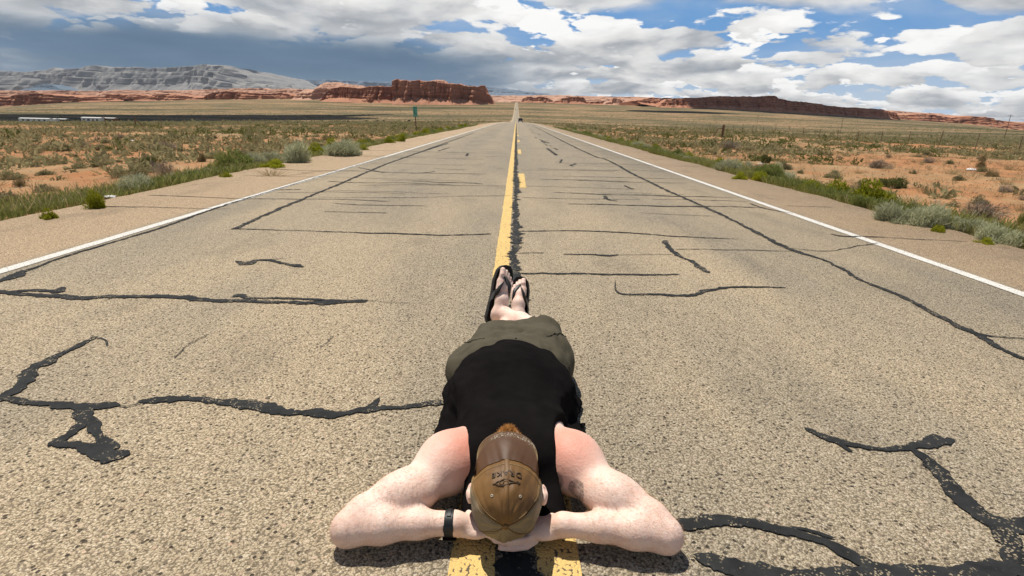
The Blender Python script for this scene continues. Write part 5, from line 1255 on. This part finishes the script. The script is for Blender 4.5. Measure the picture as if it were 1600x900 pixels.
def dome(phi, th, off=0.0):
    """phi from the front of the cap round to the side, th from the button (0) down to the rim (1)"""
    e = th*math.pi/2
    st = math.sin(e)**0.88; ct = max(math.cos(e), 0.0)**0.80
    r = 1 + off/0.105
    crease = 1-0.016*math.exp(-((th-0.55)/0.25)**2)*abs(math.sin(phi*3))
    ph_ = math.atan2(math.sin(phi), math.cos(phi))
    r += (0.0028*float(vnoise(math.sin(ph_)*3+5, math.cos(ph_)*3, th*6, 91)) + 0.0022*float(vnoise(math.sin(ph_)*9+3, math.cos(ph_)*9, th*7, 95)))/0.105*min(1, th*3)
    return CC + CX*(math.sin(phi)*0.097*st*r*crease) + CF*(math.cos(phi)*0.107*st*r*crease) + CA*(0.128*ct*r*crease)
cap = empty('baseball_cap', tuple(CC)); CINV = Matrix.Translation(-CC)
tag(cap, 'worn brown waxed baseball cap with khaki sides on the head of the person', 'cap')
def cap_part(name, bm, mat, smooth=True, parent=None):
    bmesh.ops.recalc_face_normals(bm, faces=bm.faces)
    o = bm_obj(name, bm, mat, smooth=smooth); o.parent = cap; o.matrix_parent_inverse = CINV; return o
def panel(name, p0, p1, mat):
    bm = bmesh.new(); nu = max(8, int((p1-p0)/0.05)); nt = 22; G = []
    for lay in (0.0, -0.003):
        g = []
        for i in range(nu+1):
            ph = p0+(p1-p0)*i/nu
            row = []
            for j in range(nt+1):
                th = 0.02+0.98*j/nt
                wob = 0.0
                row.append(bm.verts.new(dome(ph, th, lay+wob)))
            g.append(row)
        G.append(g)
    for g in G:
        for i in range(nu):
            for j in range(nt): bm.faces.new((g[i][j], g[i+1][j], g[i+1][j+1], g[i][j+1]))
    for i in range(nu): bm.faces.new((G[0][i][nt], G[0][i+1][nt], G[1][i+1][nt], G[1][i][nt]))
    return cap_part(name, bm, mat)
D = math.radians
FR = D(66)
panel('front_panel', -FR, -0.002, M_CAPF); panel('front_panel', 0.002, FR, M_CAPF)
panel('side_panel', FR+0.004, D(124), M_CAPS); panel('side_panel', -D(124), -FR-0.004, M_CAPS); panel('back_panel', D(124)+.004, D(236)-.004, M_CAPS)
def dome_tube(name, pts, rad, mat, seg=6, off=0.001):
    bm = bmesh.new(); add_tube(bm, [dome(p, t, off) for p, t in pts], rad, seg); return cap_part(name, bm, mat)
for ph in (FR, -FR, D(124), -D(124)):
    dome_tube('seam', [(ph, t) for t in np.linspace(0.03, 1, 24)], 0.0014, M_CAPF, off=0.0004)
    for dp in (0.05, -0.05): dome_tube('stitching', [(ph+dp/max(0.25, math.sin(t*1.57)), t) for t in np.linspace(0.12, 1, 24)], 0.0005, M_STITCH, 4, 0.0006)
# flat seam tape down the middle of the front
bm = bmesh.new(); rows = [[bm.verts.new(dome(s*0.068/max(.12, math.sin(t*1.57)), t, 0.0018-0.0012*abs(s)**6)) for s in (-1, -.8, 0, .8, 1)] for t in np.linspace(0.07, 1, 26)]
for r0, r1 in zip(rows, rows[1:]):
    for i in range(4): bm.faces.new((r0[i], r0[i+1], r1[i+1], r1[i]))
cap_part('seam_tape', bm, M_CAPF)
bm = bmesh.new(); bmesh.ops.create_uvsphere(bm, u_segments=16, v_segments=8, radius=1, matrix=Matrix.Translation(dome(0, 0, 0.001)) @ CA.to_track_quat('Z', 'Y').to_matrix().to_4x4() @ Matrix.Diagonal((0.0085, 0.0085, 0.004, 1))); cap_part('button', bm, M_CAPF)
for ph in (D(30), -D(30)):
    c = dome(ph, 0.50, 0.001); nrm = (c-CC).normalized(); q = nrm.to_track_quat('Z', 'Y').to_matrix(); bm = bmesh.new()
    add_tube(bm, [c+q @ Vector((math.cos(t)*0.0026, math.sin(t)*0.0026, 0)) for t in np.linspace(0, 2*math.pi, 15)], 0.0012, 6, cap=False); cap_part('eyelet', bm, M_EYE)
# sweatband edge, brim
dome_tube('stitching', [(p, 0.93) for p in np.linspace(-FR, FR, 40)], 0.0006, M_STITCH, 4, 0.0008)
def brim_pt(q, r, off=0.0):
    """q across (-1..1), r from the cap front (0) to the edge of the brim (1)"""
    al = q*math.pi/2; base = dome(q*D(63), 0.985)
    ox = 0.084*math.copysign(abs(math.sin(al))**0.42, q); od = 0.120*max(math.cos(al), 0)**0.30
    out = CC + CX*ox + CF*(0.112-0.040*(ox/0.084)**2) - CA*od
    p = base*(1-r) + out*r
    return p + CF*(0.012*math.sin(r*math.pi)*(1-q*q) + off)
bm = bmesh.new(); NQ, NR = 48, 14; L2 = []
for off in (0.0018, -0.0022):
    L2.append([[bm.verts.new(brim_pt(-1+2*i/NQ, j/NR, off*(0.35 if j == NR else 1))) for j in range(NR+1)] for i in range(NQ+1)])
for g in L2:
    for i in range(NQ):
        for j in range(NR): bm.faces.new((g[i][j], g[i+1][j], g[i+1][j+1], g[i][j+1]))
for i in range(NQ): bm.faces.new((L2[0][i][NR], L2[0][i+1][NR], L2[1][i+1][NR], L2[1][i][NR]))
bmesh.ops.remove_doubles(bm, verts=bm.verts, dist=0.00005)
brim = cap_part('brim', bm, M_BRIM)
for r in (0.70, 0.80, 0.93):
    bm = bmesh.new(); add_tube(bm, [brim_pt(q, r, 0.0022) for q in np.linspace(-.93, .93, 60)], 0.00055, 4); o = bm_obj('stitching', bm, M_STITCH); o.parent = brim; o.matrix_parent_inverse = Matrix.Translation((0, 0, 0))
# lettering and emblem, embroidered on the front
def to_front(u, v):                       # u across, v up towards the button, metres on the front of the cap
    th = 0.80-v/0.165; return (u/(0.105*max(.3, math.sin(th*1.57)))), th
fc = bpy.data.curves.new('lettering', 'FONT'); fc.body = 'DRAKE'; fc.size = 0.0205; fc.align_x = 'CENTER'; fc.align_y = 'CENTER'; fc.extrude = 0.0012; fc.offset = 0.0001; fc.space_character = 1.12; fc.resolution_u = 3
to = bpy.data.objects.new('lettering', fc); COL.objects.link(to); bpy.context.view_layer.update()
tm = bpy.data.meshes.new_from_object(to.evaluated_get(bpy.context.evaluated_depsgraph_get())); bpy.data.objects.remove(to)
bm = bmesh.new(); bm.from_mesh(tm); bmesh.ops.triangulate(bm, faces=bm.faces); bmesh.ops.subdivide_edges(bm, edges=[e for e in bm.edges if e.calc_length() > 0.004], cuts=2)
for v in bm.verts:
    p, t = to_front(-v.co.x*1.22, v.co.y*0.85 + 0.06*abs(v.co.x)**1.2); v.co = dome(p, t, 0.0016+v.co.z)
cap_part('lettering', bm, M_EMB, smooth=False)
EMB = [[(-0.036, -0.020), (-0.030, -0.017), (-0.026, -0.0215), (-0.018, -0.020), (-0.008, -0.0175), (0.004, -0.016), (0.014, -0.018), (0.020, -0.0225), (0.016, -0.028), (0.006, -0.0305), (-0.003, -0.0285), (-0.006, -0.024), (-0.001, -0.0205), (0.006, -0.0215), (0.009, -0.0255)],
       [(0.018, -0.0195), (0.024, -0.0205), (0.031, -0.024), (0.038, -0.0235)], [(-0.024, -0.0215), (-0.012, -0.0245), (-0.004, -0.0285), (0.008, -0.0325), (0.022, -0.0295), (0.030, -0.0245)], [(-0.038, -0.0175), (-0.033, -0.0225), (-0.027, -0.020)]]
for st in EMB:
    bm = bmesh.new(); P2 = np.array(st); s = np.linspace(0, len(P2)-1, len(P2)*4); xs = np.interp(s, range(len(P2)), P2[:, 0]); ys2 = np.interp(s, range(len(P2)), P2[:, 1])
    add_tube(bm, [dome(*to_front(-a, -b*1.0), 0.0016) for a, b in zip(xs, ys2)], 0.0011, 6); cap_part('emblem', bm, M_EMB)

# ---- watch
M_WATCH = plain_mat('black_silicone', (0.012, 0.013, 0.013), 0.5, 0.4, 0.2, 40)
wc = np.array((-0.174, 1.2420, 0.0662)); wax = np.array((-0.998, 0.0, -0.02)); wa, ww, wn = frame_from(wax, (0, 0, 1))
watch = empty('wristwatch', tuple(wc)); WINV = Matrix.Translation(-Vector(wc)); tag(watch, 'black wristwatch with rubber strap on the left wrist of the person', 'watch')
def ring_part(name, r_in, r_out, half, mat, a0=0, a1=2*math.pi, bumps=0.0, seg=48):
    bm = bmesh.new(); R = []
    for i in range(seg+1):
        t = a0+(a1-a0)*i/seg; dirv = ww*math.cos(t)*1.0+wn*math.sin(t)*1.0
        hw = half*(1+bumps*(1 if int(i*0.5) % 2 else 0))
        R.append([bm.verts.new(Vector(wc+wa*sx*hw+dirv*rr)) for sx, rr in ((-1, r_in), (-1, r_out-.001), (-.8, r_out), (.8, r_out), (1, r_out-.001), (1, r_in))])
    for r0, r1 in zip(R, R[1:]):
        for i in range(6): bm.faces.new((r0[i], r0[(i+1) % 6], r1[(i+1) % 6], r1[i]))
    bmesh.ops.recalc_face_normals(bm, faces=bm.faces)
    o = bm_obj(name, bm, mat); o.parent = watch; o.matrix_parent_inverse = WINV; return o
ring_part('band', 0.031, 0.0355, 0.0120, M_WATCH)
ring_part('strap_keeper', 0.0355, 0.038, 0.006, M_WATCH, D(55), D(110), seg=10)
ring_part('case', 0.0345, 0.045, 0.019, M_WATCH, D(245), D(300), seg=10)
ring_part('buckle', 0.0355, 0.0392, 0.0135, M_WATCH, D(150), D(175), seg=6)

# ---- beard, sideburns and arm hair
M_HAIR = leaf_mat('ginger_hair', (0.30, 0.125, 0.035), (0.42, 0.19, 0.055), (0.52, 0.27, 0.095), trans=0.15)
def strands(name, roots, dirs, L, width, mat, seed):
    r = np.random.default_rng(seed); d = dirs+0.28*r.normal(size=roots.shape); d /= np.linalg.norm(d, axis=1, keepdims=True)
    v, f = blades(roots, roots+d*(L*r.uniform(.5, 1.1, len(roots)))[:, None], width, r)
    return mesh_obj(name, v, f, mat)
r = np.random.default_rng(3); n = 5200
a = r.uniform(-1, 1, n); b2 = r.uniform(0, 1, n)
rt = np.stack([HEAD[0]+0.050*a*(1-0.25*b2), HEAD[1]+0.120+0.070*b2-0.045*a*a, HEAD[2]+0.117-0.075*(a*a)*0.9-0.055*b2**2], -1)
part(strands('beard', rt, np.tile(np.array([[0.0, 0.85, 0.5]]), (n, 1))+np.stack([a*0.5, 0*a, -b2*0.3], -1), 0.024, 0.0011, M_HAIR, 5))
n = 900; s = np.where(r.random(n) < .5, -1, 1); q = r.uniform(0, 1, n)
rt = np.stack([HEAD[0]+s*(0.074-0.012*q), HEAD[1]+0.02+0.07*q, HEAD[2]+0.03+0.02*r.normal(size=n)], -1)
part(strands('sideburn', rt, np.stack([s*0.6, 0.7+0*q, 0.2+0*q], -1), 0.013, 0.0010, M_HAIR, 6))

e1 = bv[bfc[:, 1]]-bv[bfc[:, 0]]; e2 = bv[bfc[:, 3]]-bv[bfc[:, 0]]; fn_ = np.cross(e1, e2); fn_ /= np.linalg.norm(fn_, axis=1, keepdims=True)+1e-9; fcn = bv[bfc].mean(1)
ok = (np.abs(fcn[:, 0]) > 0.19) & (fcn[:, 1] < 1.34) & (fcn[:, 2] > 0.03); I_ = np.where(ok)[0]; r = np.random.default_rng(8); I_ = I_[r.integers(0, len(I_), 4200)]
sg = np.sign(fcn[I_, 0])[:, None]; dd = fn_[I_]*0.45+np.concatenate([sg*0.6, -0.35+0*sg, -0.1+0*sg], 1)
M_ARMHAIR = leaf_mat('arm_hair', (0.45, 0.26, 0.13), (0.55, 0.34, 0.18), (0.62, 0.42, 0.25), trans=0.3)
part(strands('arm_hair', fcn[I_], dd, 0.011, 0.00042, M_ARMHAIR, 9))
v_, f_ = cow_mesh().mesh(); COW = mesh_obj('cow', v_, f_, M_HIDE, smooth=True, link=False).data
for i, (px, Y, rz, lb) in enumerate(((526, 470, 0.3, 'black cow farthest left of the herd on the left plain'), (537, 480, 3.4, 'black cow second from the left in the distant herd'), (543, 475, 0.1, 'black cow third from the left in the distant herd'), (572, 500, 2.9, 'black cow alone in the middle of the distant herd'), (590, 505, 0.5, 'black cow left of the close pair near the mile marker'), (599, 500, 3.0, 'black cow right of the close pair near the mile marker'), (639, 440, 0.2, 'black cow just left of the mile marker sign'))):
    X = at_depth(px, Y); o = bpy.data.objects.new('cow', COW); COL.objects.link(o); o.location = (X, Y, gz(X, Y)); o.rotation_euler = (0, 0, rz); tag(o, lb, 'cow', 'black cattle grazing on the left plain')
# vehicles on the road
M_PAINT = plain_mat('dark_car_paint', (0.02, 0.02, 0.023), 0.25, 0.5, 0.1, 2); M_TYRE = plain_mat('tyre', (0.015, 0.015, 0.015), 0.9, 0.2); M_RIM = plain_mat('rim', (0.4, 0.4, 0.4), 0.4, 0.5); M_LAMP = plain_mat('red_lamp', (0.35, 0.02, 0.015), 0.3, 0.5)
M_CGLASS = plain_mat('car_glass', (0.03, 0.035, 0.04), 0.05, 0.8)
def suv(x, y, label, paint):
    root = empty('suv', (x, y, float(road_z(y))))
    def loft(name, secs, mat, bev=0.05):
        bm = bmesh.new(); R = []
        for yy, hw, z0, z1, ins in secs:
            R.append([bm.verts.new(v) for v in ((-hw, yy, z0), (hw, yy, z0), (hw, yy, z0*.35+z1*.65), (hw-ins, yy, z1), (-hw+ins, yy, z1), (-hw, yy, z0*.35+z1*.65))])
        for a, b in zip(R, R[1:]):
            for i in range(6): bm.faces.new((a[i], a[(i+1) % 6], b[(i+1) % 6], b[i]))
        bm.faces.new(R[0][::-1]); bm.faces.new(R[-1]); bmesh.ops.recalc_face_normals(bm, faces=bm.faces)
        bmesh.ops.bevel(bm, geom=list(bm.edges), offset=bev, segments=2, affect='EDGES')
        return bm_obj(name, bm, mat, root, smooth=False)
    loft('body', [(-2.3, .86, .45, 1.0, .06), (-2.2, .94, .35, 1.1, .06), (0.9, .95, .32, 1.08, .06), (2.2, .92, .36, 1.0, .10), (2.4, .84, .48, .9, .12)], paint)
    loft('cabin', [(-2.15, .86, 1.05, 1.30, .1), (-1.85, .86, 1.05, 1.76, .16), (0.2, .86, 1.05, 1.80, .16), (1.05, .86, 1.03, 1.12, .1)], paint)
    bm = bmesh.new(); add_box(bm, Vector((0, -2.065, 1.47)), (1.36, 0.05, 0.42), rot=Matrix.Rotation(math.radians(-32), 3, 'X'), bevel=.02); bm_obj('rear_window', bm, M_CGLASS, root)
    for s in (-1, 1):
        bm = bmesh.new(); add_box(bm, Vector((s*0.835, -0.7, 1.46)), (0.04, 2.0, 0.36), rot=Matrix.Rotation(math.radians(s*-10), 3, 'Y'), bevel=.015); bm_obj('side_window', bm, M_CGLASS, root)
        bm = bmesh.new(); add_box(bm, Vector((s*0.78, -2.27, 0.95)), (0.22, 0.12, 0.30), bevel=.03); bm_obj('tail_light', bm, M_LAMP, root)
        bm = bmesh.new(); add_box(bm, Vector((s*1.02, 0.75, 1.12)), (0.2, 0.12, 0.15), bevel=.03); bm_obj('mirror', bm, paint, root)
        for yy in (-1.4, 1.4):
            bm = bmesh.new(); bmesh.ops.create_cone(bm, cap_ends=True, segments=20, radius1=.36, radius2=.36, depth=.24, matrix=Matrix.Translation((s*.82, yy, .36)) @ Matrix.Rotation(math.pi/2, 4, 'Y')); bmesh.ops.bevel(bm, geom=[e for e in bm.edges if len(e.link_faces) == 2 and e.calc_face_angle(0) > 1], offset=.04, segments=2, affect='EDGES'); wl = bm_obj('wheel', bm, M_TYRE, root)
            bm = bmesh.new(); bmesh.ops.create_cone(bm, cap_ends=True, segments=16, radius1=.22, radius2=.2, depth=.06, matrix=Matrix.Translation((s*.95, yy, .36)) @ Matrix.Rotation(math.pi/2, 4, 'Y')); bm_obj('rim', bm, M_RIM, wl)
    bm = bmesh.new(); add_box(bm, Vector((0, -2.36, 0.52)), (1.7, 0.16, 0.24), bevel=.05); bm_obj('bumper', bm, M_RIM, root)
    bm = bmesh.new(); add_box(bm, Vector((0, -2.31, 0.85)), (0.34, 0.02, 0.16)); bm_obj('number_plate', bm, M_SIDING, root)
    return tag(root, label, 'car', 'vehicles on the highway')
suv(1.9, 255, 'dark sport utility vehicle driving away in the right lane', M_PAINT)
suv(-1.9, 1320, 'tiny far vehicle on the rising road beyond the dip', M_PAINT)
# bits of litter and stones on the soil
M_LITTER = plain_mat('white_litter', (0.72, 0.70, 0.66), 0.6, 0.3, 0.05)
def litter(px, py, w, lb):
    zg = -0.3
    for _ in range(4): g = ground_at(px, py, zg); zg = gz(g[0], g[1])
    bm = bmesh.new(); bmesh.ops.create_icosphere(bm, subdivisions=2, radius=0.5)
    for v in bm.verts:
        k = 1+0.25*float(fbm(v.co.x*3+px, v.co.y*3, v.co.z*3, 2, 5)); v.co = Vector((v.co.x*w*k, v.co.y*w*0.7*k, v.co.z*w*0.30*k))
    o = bm_obj('litter', bm, M_LITTER); o.location = (g[0], g[1], zg+w*0.06); tag(o, lb, 'litter', 'white litter beside the road')
litter(172, 311, 0.16, 'flat white scrap at the left pavement edge by the lone bush')
litter(205, 221, 0.35, 'white scrap on bare soil far out on the left plain')
litter(1188, 256, 0.16, 'white scrap beside the dark green upright bush')
litter(1517, 266, 0.40, 'white scrap on the right plain')
# a few stalks growing from the shoulder crack
v_, f_ = tuft_mesh(60, 77, 0.5, 0.05); g = ground_at(425, 274); o = mesh_obj('grass_tuft', v_*np.array([.22, .16, .14])+np.array([g[0], g[1], 0.0]), f_, M_STRAW); tag(o, 'dry weed tuft growing from a crack in the left shoulder', 'grass')
# ------------------------------------------------------------------ the air
bm = bmesh.new(); add_box(bm, Vector((0, 0, 375)), (40500, 40500, 1050)); hz_ = bm_obj('haze', bm)
hm = bpy.data.materials.new('haze_air'); hm.use_nodes = True; T = NT(hm.node_tree); T.n.clear()
pv = T.new('ShaderNodeVolumePrincipled'); pv.inputs['Color'].default_value = (0.86, 0.92, 1.0, 1); pv.inputs['Density'].default_value = 1.3e-5; pv.inputs['Anisotropy'].default_value = 0.2
o_ = T.new('ShaderNodeOutputMaterial'); T.l.new(pv.outputs[0], o_.inputs['Volume']); hz_.data.materials.append(hm); tag(hz_, 'thin pale desert air', kind='stuff')
